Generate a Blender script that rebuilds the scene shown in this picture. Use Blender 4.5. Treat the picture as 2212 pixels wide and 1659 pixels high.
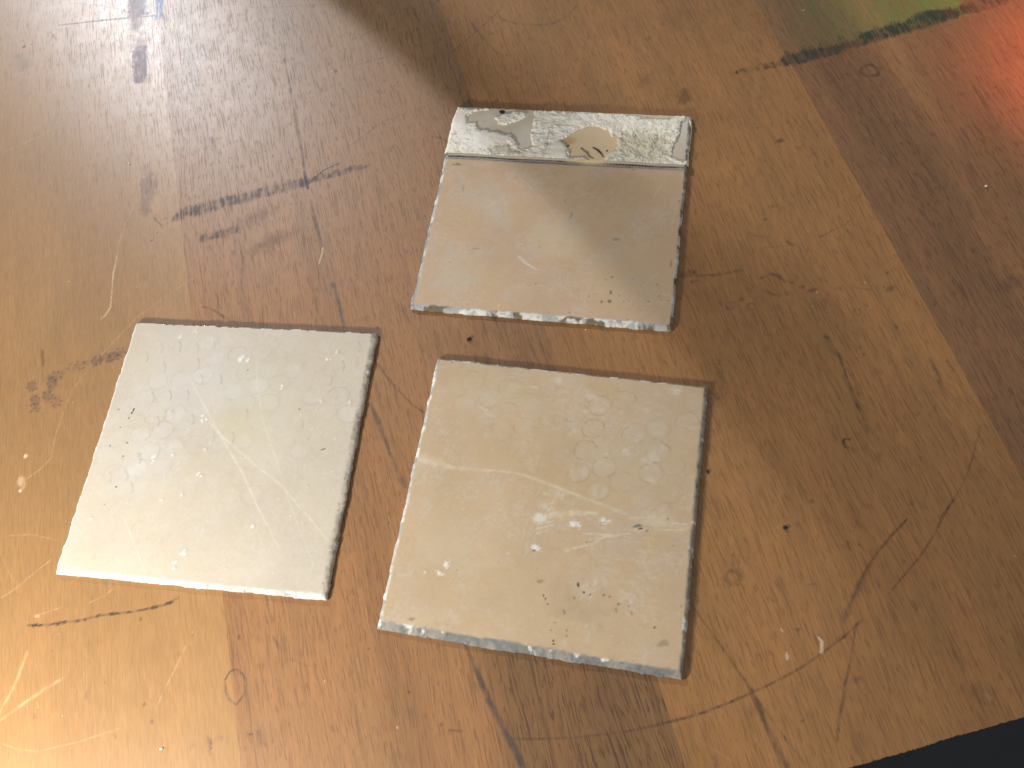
import bpy, math
import numpy as np
from mathutils import Matrix, Vector

for o in list(bpy.data.objects):
    bpy.data.objects.remove(o)
scene = bpy.context.scene
COL = scene.collection

# ------------------------------------------------------------------ camera
CAM = np.array([-0.0000486, -0.1378373, 0.2969251])          # metres, table top is z = 0
RCW = np.array([[0.9595427, 0.2815631, -0.0001484],
                [-0.2554471, 0.8703195, -0.4210590],
                [-0.1184255, 0.4040620, 0.9070332]])
cd = bpy.data.cameras.new('camera')
cam = bpy.data.objects.new('camera', cd)
COL.objects.link(cam)
m = Matrix(RCW.tolist()).to_4x4()
m.translation = Vector(CAM)
cam.matrix_world = m
cd.sensor_fit = 'HORIZONTAL'
cd.sensor_width = 36.0
cd.lens = 36.0 * 1794.0 / 2212.0
cd.clip_start = 0.01
cd.clip_end = 50
scene.camera = cam

# ------------------------------------------------------------------ light
world = bpy.data.worlds.new('World')
scene.world = world
world.use_nodes = True
wb = world.node_tree.nodes['Background']
wb.inputs[0].default_value = (0.97, 0.98, 1.0, 1)
wb.inputs[1].default_value = 0.31


def lamp(name, kind, loc, aim, energy, color, radius=0.02, half=60, blend=0.02):
    ld = bpy.data.lights.new(name, kind)
    ld.energy = energy
    ld.color = color
    ld.shadow_soft_size = radius
    lo = bpy.data.objects.new(name, ld)
    COL.objects.link(lo)
    lo.location = loc
    if kind == 'SPOT':
        ld.spot_size = math.radians(half * 2)
        ld.spot_blend = blend
        lo.rotation_euler = Vector(aim).to_track_quat('-Z', 'Y').to_euler()
    return lo


def jamb_light(name, pos, through, side, energy, color, radius, half, blend):
    """window light cut off by an upright jamb: cone tangent to the upright plane through pos and a table point"""
    pos = Vector(pos)
    c = (Vector(through) - pos).normalized()
    h = Vector((c.x, c.y, 0)).normalized()
    nrm = Vector((h.y, -h.x, 0)) * side
    nrm = (nrm - c * nrm.dot(c)).normalized()
    a = math.radians(half)
    lamp(name, 'SPOT', pos, c * math.cos(a) + nrm * math.sin(a), energy, color, radius, half, blend)


WIN = (-0.422, 1.19, 0.70)
jamb_light('window_light_near', WIN, (0.0195, 0.131, 0), 1, 39, (0.92, 0.94, 1.0), 0.006, 16, 0.04)
jamb_light('window_light_far', WIN, (0.0300, 0.150, 0), -1, 42, (1.0, 0.97, 0.92), 0.006, 60, 0.05)
lamp('warm_lamp', 'POINT', (-0.295, -0.165, 0.155), None, 5.5, (1.0, 0.95, 0.86), 0.02)
lamp('red_lamp', 'SPOT', (0.42, 0.15, 0.30), (-0.136, -0.072, -0.30), 5.0, (1.0, 0.14, 0.06), 0.02, 10, 1.0)

scene.view_settings.view_transform = 'Standard'
scene.view_settings.look = 'None'
scene.view_settings.exposure = 0.0
scene.view_settings.gamma = 1.0
scene.view_settings.use_curve_mapping = False

# ------------------------------------------------------------------ helpers
MM = 0.001


def at(px, py, z=0.0):
    """a direction read off the 2212-wide picture, met with the level plane z (mm): table point in mm"""
    r = RCW @ np.array([(px - 1106) / 1794.0, -(py - 829.5) / 1794.0, -1.0])
    t = (z * MM - CAM[2]) / r[2]
    p = (CAM + r * t) / MM
    return p[0], p[1]


CROP = dict(a=(0, 0), b=(713.2, 0), c=(1444, 0), d=(0, 548.6), e=(713.2, 548.6), f=(1444, 548.6),
            g=(0, 1083), h=(713.2, 1083), i=(1444, 1083))


def cp(k, x, y, z=0.0):
    if k == 's':
        return at(932.6 + x * 0.2728, 208.5 + y * 0.2728, z)
    if k == 'A':
        return at((200 + x * 1300 / 1892) * .5486, (1240 + y * 1300 / 1892) * .5486, z)
    if k == 'B':
        return at((1500 + x * 1300 / 1725) * .5486, (1400 + y * 1300 / 1725) * .5486, z)
    ox, oy = CROP[k]
    return at(ox + x * 0.3472, oy + y * 0.3472, z)


def lin(*c):
    return np.array([((v / 255) / 12.92 if v <= 10 else ((v / 255 + .055) / 1.055) ** 2.4) for v in c])


def vnoise(x, y, seed=0):
    x = np.asarray(x, dtype=np.float64)
    y = np.asarray(y, dtype=np.float64)
    xi = np.floor(x).astype(np.int64)
    yi = np.floor(y).astype(np.int64)
    fx = x - xi
    fy = y - yi
    fx = fx * fx * (3 - 2 * fx)
    fy = fy * fy * (3 - 2 * fy)

    def h(a, b):
        n = (a * 374761393 + b * 668265263 + seed * 982451653) & 0xFFFFFFFF
        n = ((n ^ (n >> 13)) * 1274126177) & 0xFFFFFFFF
        n = n ^ (n >> 16)
        return (n & 0xFFFF) / 65535.0
    return (h(xi, yi) * (1 - fx) + h(xi + 1, yi) * fx) * (1 - fy) + (h(xi, yi + 1) * (1 - fx) + h(xi + 1, yi + 1) * fx) * fy


def fbm(x, y, seed=0, octv=4):
    s = 0
    a = .5
    for k in range(octv):
        s = s + a * vnoise(x, y, seed + k * 17)
        x = x * 2.03
        y = y * 2.03
        a *= .5
    return s / (1 - .5 ** octv)


def sst(a, b, x):
    t = np.clip((x - a) / (b - a), 0, 1)
    return t * t * (3 - 2 * t)


class Paint:
    """stains laid over a grid of points (mm); rgb + cover per point"""

    def __init__(self, X, Y):
        self.X, self.Y = X, Y
        self.xs, self.ys = X[0], Y[:, 0]
        self.rgb = np.zeros(X.shape + (3,))
        self.a = np.zeros(X.shape)

    def window(self, x0, x1, y0, y1):
        i0, i1 = np.searchsorted(self.xs, (x0, x1))
        j0, j1 = np.searchsorted(self.ys, (y0, y1))
        if i1 - i0 < 1 or j1 - j0 < 1:
            return None
        return slice(j0, j1), slice(i0, i1)

    def over(self, w, col, al):
        a0 = self.a[w]
        out = al + a0 * (1 - al)
        k = np.where(out > 1e-6, al / np.maximum(out, 1e-6), 0)[..., None]
        self.rgb[w] = self.rgb[w] * (1 - k) + np.asarray(col) * k
        self.a[w] = out

    def stroke(self, pts, width, col, op, rough=.4, pore=0, seed=1, soft=.6, taper=0):
        P = np.array(pts, float)
        W = np.interp(np.linspace(0, 1, len(P)), np.linspace(0, 1, np.size(width)), np.atleast_1d(width)) / 2
        g = W.max() * 1.8 + .8
        w = self.window(P[:, 0].min() - g, P[:, 0].max() + g, P[:, 1].min() - g, P[:, 1].max() + g)
        if w is None:
            return
        X, Y = self.X[w], self.Y[w]
        best = np.full(X.shape, 9.)
        along = np.zeros(X.shape)
        n = len(P) - 1
        for k in range(n):
            d = P[k + 1] - P[k]
            L2 = max(d @ d, 1e-9)
            t = np.clip(((X - P[k, 0]) * d[0] + (Y - P[k, 1]) * d[1]) / L2, 0, 1)
            dd = np.hypot(X - P[k, 0] - t * d[0], Y - P[k, 1] - t * d[1])
            q = dd / np.maximum(W[k] * (1 - t) + W[k + 1] * t, .12)
            m = q < best
            best = np.where(m, q, best)
            along = np.where(m, (k + t) / n, along)
        best = best + (fbm(X * .9, Y * .9, seed, 3) - .5) * rough * 1.6
        al = sst(1 + soft * .5, 1 - soft, best) * op
        if rough:
            al = al * (1 - rough + rough * 1.7 * sst(.25, .7, fbm(X * .55, Y * .35, seed + 5, 3)))
        if taper:
            al = al * sst(0, taper, along) * sst(0, taper, 1 - along)
        if pore:
            al = al * (1 - pore + pore * 1.9 * sst(.3, .75, vnoise(X * 1.7 + seed, Y * .13, seed + 9) * .65 + .35 * vnoise(X * .7, Y * .5, seed)))
        self.over(w, col, np.clip(al, 0, 1))

    def blob(self, c, rx, ry, col, op, rough=.5, soft=.6, ang=0, seed=1, pore=0, ring=0, brk=0):
        g = max(rx, ry) * 1.7 + .8
        w = self.window(c[0] - g, c[0] + g, c[1] - g, c[1] + g)
        if w is None:
            return
        ca, sa = math.cos(math.radians(ang)), math.sin(math.radians(ang))
        X, Y = self.X[w], self.Y[w]
        u = ((X - c[0]) * ca + (Y - c[1]) * sa) / rx
        v = (-(X - c[0]) * sa + (Y - c[1]) * ca) / ry
        f = 2.2 / min(rx, ry)
        d = np.hypot(u, v) + (fbm(X * f + seed, Y * f, seed, 3) - .5) * rough * 1.4
        if ring:
            d = np.abs(d - 1) / ring
        al = sst(1 + soft * .3, 1 - soft, d) * op
        if brk:
            al = al * (1 - brk + brk * sst(.38, .62, fbm(X * .33, Y * .33, 77, 3)) * 1.2)
        if pore:
            al = al * (1 - pore + pore * 1.9 * sst(.3, .75, vnoise(X * 1.7 + seed, Y * .13, seed + 9)))
        self.over(w, col, np.clip(al, 0, 1))


def mesh_obj(name, V, F, mat, parent=None, attrs=None, smooth=True):
    me = bpy.data.meshes.new(name)
    V = np.ascontiguousarray(V, dtype=np.float32)
    F = np.asarray(F, dtype=np.int32)
    me.vertices.add(len(V))
    me.vertices.foreach_set('co', V.ravel())
    n = F.shape[1]
    me.loops.add(F.size)
    me.loops.foreach_set('vertex_index', F.ravel())
    me.polygons.add(len(F))
    me.polygons.foreach_set('loop_start', np.arange(0, F.size, n, dtype=np.int32))
    me.polygons.foreach_set('use_smooth', np.full(len(F), smooth))
    me.update(calc_edges=True)
    for k, arr in (attrs or {}).items():
        if arr.ndim == 2:
            at_ = me.attributes.new(k, 'FLOAT_COLOR', 'POINT')
            at_.data.foreach_set('color', np.ascontiguousarray(arr, dtype=np.float32).ravel())
        else:
            at_ = me.attributes.new(k, 'FLOAT', 'POINT')
            at_.data.foreach_set('value', np.ascontiguousarray(arr, dtype=np.float32).ravel())
    me.materials.append(mat)
    o = bpy.data.objects.new(name, me)
    COL.objects.link(o)
    o.parent = parent
    return o


def thing(name, label, cat, loc=(0, 0, 0), rz=0, group=None):
    o = bpy.data.objects.new(name, None)
    o.empty_display_size = .01
    COL.objects.link(o)
    o.location = loc
    o.rotation_euler = (0, 0, rz)
    tag(o, label, cat, group)
    return o


def tag(o, label, cat, group=None):
    o['label'] = label
    o['category'] = cat
    if group:
        o['group'] = group


def quads(ny, nx):
    i = np.arange(ny * nx).reshape(ny, nx)
    return np.stack([i[:-1, :-1], i[:-1, 1:], i[1:, 1:], i[1:, :-1]], -1).reshape(-1, 4)


# ------------------------------------------------------------------ materials
class NT:
    def __init__(self, name):
        self.m = bpy.data.materials.new(name)
        self.m.use_nodes = True
        self.t = self.m.node_tree
        self.b = self.t.nodes['Principled BSDF']

    def n(self, typ, **kw):
        nd = self.t.nodes.new(typ)
        for k, v in kw.items():
            setattr(nd, k, v)
        return nd

    def put(self, sock, v):
        if hasattr(v, 'is_linked') or isinstance(v, bpy.types.NodeSocket):
            self.t.links.new(v, sock)
        else:
            sock.default_value = v

    def math(self, op, a, b=0.0, c=0.0, clamp=False):
        nd = self.n('ShaderNodeMath', operation=op, use_clamp=clamp)
        for s, v in zip(nd.inputs, (a, b, c)):
            self.put(s, v)
        return nd.outputs[0]

    def vmul(self, v, s):
        nd = self.n('ShaderNodeVectorMath', operation='MULTIPLY')
        self.put(nd.inputs[0], v)
        self.put(nd.inputs[1], s)
        return nd.outputs[0]

    def vadd(self, v, s):
        nd = self.n('ShaderNodeVectorMath', operation='ADD')
        self.put(nd.inputs[0], v)
        self.put(nd.inputs[1], s)
        return nd.outputs[0]

    def noise(self, vec, scale=1.0, detail=2.0, rough=.5):
        nd = self.n('ShaderNodeTexNoise')
        self.put(nd.inputs['Vector'], vec)
        nd.inputs['Scale'].default_value = scale
        nd.inputs['Detail'].default_value = detail
        nd.inputs['Roughness'].default_value = rough
        return nd.outputs[0]

    def ramp(self, v, a, b, lo=0., hi=1.):
        nd = self.n('ShaderNodeMapRange', interpolation_type='SMOOTHSTEP')
        self.put(nd.inputs[0], v)
        for k, q in zip((1, 2, 3, 4), (a, b, lo, hi)):
            nd.inputs[k].default_value = q
        return nd.outputs[0]

    def mix(self, f, a, b, mode='MIX'):
        nd = self.n('ShaderNodeMix', data_type='RGBA', blend_type=mode)
        self.put(nd.inputs[0], f)
        self.put(nd.inputs[6], a)
        self.put(nd.inputs[7], b)
        return nd.outputs[2]

    def attr(self, name):
        nd = self.n('ShaderNodeAttribute', attribute_name=name)
        return nd


def rgba(c):
    return (float(c[0]), float(c[1]), float(c[2]), 1.0)


def wood(name, base, streak, pore, blotch, rough, off, redder=.1):
    N = NT(name)
    tc = N.n('ShaderNodeTexCoord').outputs['Object']
    P = N.vadd(N.vmul(tc, (1000, 1000, 1000)), (off, off * 1.7, 0))
    wav = N.noise(N.vmul(P, (.03, .008, 0)), 1, 2)
    sh = N.n('ShaderNodeCombineXYZ')
    N.put(sh.inputs[0], N.math('MULTIPLY', N.math('SUBTRACT', wav, .5), 9.0))
    Q = N.vadd(P, sh.outputs[0])
    s1 = N.noise(N.vmul(Q, (.30, .008, 0)), 1, 3, .6)
    s2 = N.noise(N.vmul(Q, (.95, .022, 0)), 1, 2, .6)
    bl = N.noise(N.vmul(Q, (.07, .018, 0)), 1, 3, .55)
    bl2 = N.noise(N.vmul(Q, (.16, .09, 0)), 1, 3, .6)
    po = N.noise(N.vmul(Q, (1.45, .06, 0)), 1, 2, .5)
    po2 = N.noise(N.vmul(Q, (1.7, .19, 0)), 1, 1, .5)
    fine = N.noise(N.vmul(Q, (1.9, .14, 0)), 1, 2, .6)
    tone = N.attr('tone')
    poreb = N.math('MULTIPLY', N.ramp(po, .54, .66), N.ramp(bl2, .25, .6, .45, 1.))
    pore2 = N.ramp(po2, .59, .66)
    lines = N.math('MULTIPLY', N.ramp(N.noise(N.vmul(Q, (1.2, .006, 0)), 1, 2, .5), .52, .64), N.math('MULTIPLY', tone.outputs['Alpha'], 1.3, clamp=True))
    poreb = N.math('MAXIMUM', poreb, lines)
    pores = N.math('MAXIMUM', poreb, N.math('MULTIPLY', pore2, .85))
    coarse = N.math('ADD', pore, N.math('MULTIPLY', tone.outputs['Alpha'], 1.0))
    v = N.math('ADD', 1.0, N.math('MULTIPLY', N.math('SUBTRACT', s1, .5), streak))
    v = N.math('ADD', v, N.math('MULTIPLY', N.math('SUBTRACT', s2, .5), streak * .7))
    v = N.math('ADD', v, N.math('MULTIPLY', N.math('SUBTRACT', bl, .5), blotch))
    v = N.math('ADD', v, N.math('MULTIPLY', N.math('SUBTRACT', bl2, .5), blotch * .7))
    v = N.math('ADD', v, N.math('MULTIPLY', N.math('SUBTRACT', fine, .5), .52))
    c = N.mix(1.0, rgba(base), (1, 1, 1, 1), 'MULTIPLY')
    hue = N.mix(N.ramp(bl, .35, .65), c, rgba((base[0] * (1 + redder), base[1] * (1 - redder * .4), base[2] * (1 - redder * .4))))
    sc = N.n('ShaderNodeVectorMath', operation='SCALE')
    N.put(sc.inputs[0], hue)
    N.put(sc.inputs['Scale'], v)
    c = N.mix(1.0, sc.outputs[0], tone.outputs['Color'], 'MULTIPLY')
    dk = N.n('ShaderNodeVectorMath', operation='MULTIPLY')
    N.put(dk.inputs[0], c)
    dk.inputs[1].default_value = (.46, .41, .38)
    c = N.mix(N.math('MULTIPLY', pores, coarse, clamp=True), c, dk.outputs[0])
    st = N.attr('stain')
    al = N.math('MULTIPLY', st.outputs['Alpha'], N.ramp(fine, .25, .6, .72, 1.05), clamp=True)
    c = N.mix(al, c, st.outputs['Color'])
    N.put(N.b.inputs['Base Color'], c)
    r = N.math('ADD', rough, N.math('MULTIPLY', N.math('SUBTRACT', bl2, .5), .16))
    r = N.math('ADD', r, N.math('MULTIPLY', pores, .12))
    r = N.math('ADD', r, N.math('MULTIPLY', st.outputs['Alpha'], .15))
    N.put(N.b.inputs['Roughness'], r)
    N.b.inputs['Specular IOR Level'].default_value = .5
    N.b.inputs['Coat Weight'].default_value = .32
    N.b.inputs['Coat Roughness'].default_value = .38
    bp = N.n('ShaderNodeBump')
    bp.inputs['Strength'].default_value = .16
    bp.inputs['Distance'].default_value = .00012
    hgt = N.math('SUBTRACT', N.math('MULTIPLY', fine, .35), N.math('MULTIPLY', pores, coarse))
    N.put(bp.inputs['Height'], hgt)
    N.put(N.b.inputs['Normal'], bp.outputs[0])
    return N.m


def painted(name, rough, grain, gscale, bump, spec=.5, coat=0.):
    """colour from the piece's own 'hue' layer (rgb, alpha adds roughness) with fine procedural grain"""
    N = NT(name)
    tc = N.n('ShaderNodeTexCoord').outputs['Object']
    P = N.vmul(tc, (1000, 1000, 1000))
    f = N.noise(P, gscale, 3, .6)
    g = N.noise(P, gscale * .12, 3, .6)
    at_ = N.attr('hue')
    v = N.math('ADD', 1.0, N.math('MULTIPLY', N.math('SUBTRACT', f, .5), grain))
    v = N.math('ADD', v, N.math('MULTIPLY', N.math('SUBTRACT', g, .5), grain * .8))
    sc = N.n('ShaderNodeVectorMath', operation='SCALE')
    N.put(sc.inputs[0], at_.outputs['Color'])
    N.put(sc.inputs['Scale'], v)
    N.put(N.b.inputs['Base Color'], sc.outputs[0])
    N.put(N.b.inputs['Roughness'], N.math('ADD', rough, N.math('MULTIPLY', at_.outputs['Alpha'], .4), clamp=True))
    N.b.inputs['Specular IOR Level'].default_value = spec
    N.b.inputs['Coat Weight'].default_value = coat
    bp = N.n('ShaderNodeBump')
    bp.inputs['Strength'].default_value = .6
    bp.inputs['Distance'].default_value = bump
    N.put(bp.inputs['Height'], f)
    N.put(N.b.inputs['Normal'], bp.outputs[0])
    return N.m


def plain(name, col, rough, noise=.3, scale=600.):
    N = NT(name)
    tc = N.n('ShaderNodeTexCoord').outputs['Object']
    f = N.noise(tc, scale, 3, .6)
    c = N.mix(f, rgba(np.array(col) * (1 - noise)), rgba(np.array(col) * (1 + noise)))
    N.put(N.b.inputs['Base Color'], c)
    N.b.inputs['Roughness'].default_value = rough
    return N.m


# ------------------------------------------------------------------ floor
N_floor = plain('floor_dark', (.019, .021, .027), .7, .35, 30.)
fl = mesh_obj('floor', np.array([[-3, -3, -.72], [3, -3, -.72], [3, 3, -.72], [-3, 3, -.72]]), [[0, 1, 2, 3]], N_floor)
fl['kind'] = 'structure'

# ------------------------------------------------------------------ table
DARK = lin(62, 44, 32)
INK = lin(38, 36, 42)
GREY = lin(84, 72, 62)
BROWN = lin(82, 48, 24)
PALE = lin(228, 190, 140)
LITE = lin(250, 226, 190)


def S(k, *pts):
    return [cp(k, *p) for p in pts]


def table_marks(p):
    px = .065                    # one crop pixel in mm, about
    st, bl = p.stroke, p.blob
    # --- upper left: ink lines, red-brown and blue paint
    st(S('a', (340, 160), (430, 150), (640, 126), (965, 97)), (.3, .9, 1.1, .8), INK, .8, .25, seed=3)
    st(S('a', (440, 20), (600, 30), (800, 70)), .5, GREY, .35, .4, seed=4)
    st(S('a', (852, -20), (852, 40), (850, 75)), 9.5, lin(84, 44, 44), 1., .35, .15, 5, .3)
    st(S('a', (885, 5), (900, 60)), 4, lin(120, 120, 140), .6, .6, .2, 6)
    st(S('a', (810, 72), (870, 80), (920, 84)), 2.2, lin(52, 44, 48), .8, .4, seed=7)
    st(S('a', (855, 100), (850, 150)), 8, lin(120, 84, 76), .6, .7, .3, 8)
    st(S('a', (860, 150), (865, 290)), 8, lin(130, 108, 104), .35, .9, .4, 9)
    st(S('a', (872, 310), (872, 390), (870, 485)), 7.6, lin(88, 50, 56), 1., .35, .15, 10, .3)
    st(S('a', (896, 370), (905, 420), (903, 470)), 1.8, lin(56, 46, 60), .85, .4, seed=11)
    for k, (x, y) in enumerate([(835, 325), (830, 350), (838, 385), (830, 420), (838, 455), (845, 478), (880, 482), (805, 10), (812, 30), (818, 55), (835, 5)]):
        bl(cp('a', x, y), 1.0, 1.0, lin(84, 44, 52), .8, .5, seed=k)
    bl(cp('a', 915, 500), 2.6, 2.4, lin(150, 118, 100), .4, .6, seed=12)
    bl(cp('a', 925, 645), .9, 2.2, GREY, .3, .6, seed=13)
    st(S('a', (992, -30), (990, 40), (985, 105)), 4.4, lin(70, 110, 156), .75, .5, .3, 14, .5)
    st(S('a', (990, 20), (985, 130)), .7, lin(230, 225, 230), .8, .3, seed=15)
    bl(cp('a', 150, 290), 1.2, 1.0, DARK, .9, .5, seed=16)
    bl(cp('a', 330, 222), .8, 1.9, DARK, .7, .6, seed=17)
    bl(cp('a', 195, 275), .5, .5, DARK, .7, .3, seed=18)
    bl(cp('a', 150, 380), 7, 9, GREY, .3, .7, 1., seed=19)
    bl(cp('a', 140, 540), 2.2, 9, GREY, .22, .6, 1., seed=20)
    bl(cp('a', 400, 330), 16, 8, GREY, .10, .7, 1., seed=21)
    # stain band with the navy tick
    st(S('a', (1090, 1360), (1130, 1325), (1280, 1298), (1400, 1255), (1560, 1220), (1720, 1175), (1890, 1135)), (4, 7, 6, 6, 5.5), lin(74, 54, 42), .75, .5, .6, 22, .6)
    st(S('a', (1890, 1140), (2000, 1100), (2212, 1050), (2290, 1030)), (1.8, 4.5, 4, 1.5), lin(74, 54, 42), .65, .7, .4, 23)
    st(S('a', (960, 1355), (1010, 1410)), .6, DARK, .7, .3, seed=24)
    st(S('a', (1010, 1370), (1050, 1350)), .8, DARK, .5, .5, seed=25)
    st(S('a', (1893, 1070), (1903, 1120), (1917, 1172)), (1.3, 2.0, 1.4), INK, .95, .2, seed=26)
    st(S('a', (1925, 1138), (1960, 1105), (2020, 1055), (2110, 1018)), (1.0, .8, .6, .5), INK, .85, .3, seed=27)
    st(S('a', (1710, 1130), (1722, 1197)), .6, INK, .9, .2, seed=28)
    for k, (x, y) in enumerate([(1125, 1330), (1180, 1300), (1330, 1275), (1530, 1225), (1610, 1195), (1660, 1185), (1780, 1165)]):
        st(S('a', (x, y - 25), (x + 8, y + 35)), .7, DARK, .8, .4, seed=30 + k)
    st(S('a', (1270, 1480), (1360, 1460), (1470, 1430)), 5, DARK, .5, .5, .6, 40)
    bl(cp('a', 1690, 1500), 13, 5, BROWN, .45, .6, .9, 10, 41)
    bl(cp('a', 1600, 1350), 12, 4, BROWN, .45, .6, .9, 10, 42)
    bl(cp('a', 925, 1160), 4.4, 9, GREY, .5, .7, .5, 0, 43)
    bl(cp('a', 905, 1290), 3.2, 8, GREY, .4, .8, .6, 0, 44)
    bl(cp('a', 915, 1060), 3.2, 4, GREY, .22, .8, .5, 0, 45)
    bl(cp('a', 945, 1497), .8, .6, lin(60, 30, 12), .95, .6, seed=46)
    bl(cp('a', 980, 1448), .5, .4, lin(60, 30, 12), .8, .6, seed=47)
    bl(cp('a', 1330, 880), 2.2, 4, BROWN, .3, .7, .6, 0, 48, .6)
    bl(cp('a', 1350, 790), 2.6, 5, BROWN, .2, .7, .6, 0, 49, .6)
    # long crack through the second board
    st(S('a', (1735, 230), (1755, 300), (1800, 520), (1840, 740), (1880, 960), (1895, 1070)), (.5, .8, 1.1, 1.2, 1.5), lin(88, 66, 52), .6, .5, seed=50)
    st(S('a', (1930, 1240), (1965, 1390), (2005, 1535)), (.8, 2.2, 1.2), lin(78, 66, 60), .6, .45, seed=51)
    st(S('d', (2070, 190), (2100, 270), (2140, 460)), (2.4, 2.2, 1.0), lin(80, 66, 56), .6, .45, seed=52)
    st(S('e', (130, 520), (230, 860)), .9, lin(80, 60, 46), .35, .6, seed=53)
    st(S('e', (245, 920), (300, 1050), (372, 1240)), (1.2, 2.8, 1.2), lin(84, 68, 56), .6, .5, seed=54)
    st(S('e', (372, 1240), (460, 1440)), (1.2, 2.5), lin(72, 62, 54), .4, .5, seed=55)
    st(S('h', (840, 890), (885, 1000), (930, 1100), (985, 1230), (1065, 1390), (1150, 1540), (1210, 1680)), (1., 1.4, 2.6, 2.2, 2.6, 3), lin(64, 54, 50), .72, .35, seed=56)
    st(S('a', (2008, 1535), (2005, 1570), (1985, 1640)), .8, lin(220, 190, 160), .6, .4, seed=57)
    # light scratches in the lacquer of the first boards
    for k, (c, pts, w, o) in enumerate([
            ('a', [(-20, 965), (200, 870), (330, 800), (480, 745)], (1.4, 1.0, .5), .38),
            ('a', [(1010, 560), (1110, 520), (1200, 485)], (.9, .6), .5),
            ('a', [(1050, 225), (1200, 235), (1420, 285), (1600, 300), (1800, 300)], .7, .5),
            ('a', [(830, 285), (1000, 375), (1180, 440)], .6, .55),
            ('a', [(690, 560), (740, 800), (785, 990)], .55, .35),
            ('a', [(80, 30), (100, 230)], .5, .35),
            ('a', [(240, 930), (330, 1180), (400, 1400), (440, 1570)], .6, .35),
            ('a', [(710, 1659), (745, 1500), (780, 1390), (850, 1240), (950, 1110)], (1.1, .7, .5), .5),
            ('a', [(870, 1440), (960, 1505)], .5, .5),
            ('a', [(0, 490), (140, 450), (290, 432)], .6, .35),
            ('a', [(0, 570), (50, 580), (90, 605)], .5, .5),
            ('a', [(1230, 1500), (1260, 1600)], .5, .4),
            ('a', [(150, 700), (210, 860), (240, 930)], .5, .3),
            ('a', [(930, 880), (1060, 850)], .4, .35),
            ('d', [(735, -10), (705, 120), (688, 330), (660, 375), (622, 410)], (.8, 1.1, .9, 1.2), .75),
            ('d', [(1300, 95), (1150, 180), (850, 395), (570, 690), (440, 860), (350, 1110), (318, 1270), (250, 1340), (0, 1510)], (.5, .7, .6, .8, .9, .6), .45),
            ('d', [(40, 195), (70, 225), (130, 243)], .6, .4), ('d', [(160, 105), (260, 95), (440, 95)], .5, .35),
            ('d', [(370, 1000), (400, 1080), (440, 1145)], .6, .35), ('d', [(120, 550), (190, 530), (240, 560)], .5, .3),
            ('d', [(0, 1190), (60, 1215)], .6, .4), ('d', [(250, 970), (300, 1015)], .6, .4),
            ('g', [(215, 715), (290, 690), (385, 658)], (1.0, .7), .5), ('g', [(210, 712), (250, 722)], 1.1, .7),
            ('g', [(540, 637), (650, 590), (715, 532)], .8, .5),
            ('g', [(-20, 1350), (20, 1270), (90, 1150), (160, 965), (176, 922)], (1.1, 1.7, 1.6), .55),
            ('g', [(-20, 1380), (100, 1290), (200, 1220), (415, 1085)], (1.2, 2.0, 1.6), .65),
            ('g', [(960, 1310), (1000, 1220), (1080, 1060), (1130, 960), (1165, 880)], (.5, .9, 1.2), .45),
            ('g', [(-10, 612), (100, 540), (220, 440), (340, 345)], .8, .45), ('g', [(0, 310), (50, 430), (100, 530)], .6, .45),
            ('g', [(10, 218), (180, 205), (270, 222), (370, 245)], .8, .45),
            ('g', [(-10, 1500), (100, 1540), (230, 1556), (480, 1500), (780, 1400)], .8, .4),
            ('g', [(400, 1300), (520, 1090), (550, 940)], .5, .25), ('g', [(230, 1250), (240, 1290)], .8, .6),
            ('g', [(660, 1640), (690, 1540)], .6, .25), ('g', [(350, 830), (370, 826)], .8, .5),
            ('i', [(150, 1460), (280, 1545), (430, 1635)], .6, .3), ('h', [(120, 590), (170, 600)], .5, .2),
            ('b', [(1350, 690), (1400, 730)], .4, .2)]):
        st(S(c, *pts), np.array(w) * .8, LITE if o > .7 else PALE, o * .42, .6, seed=100 + k, taper=.1)
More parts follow.
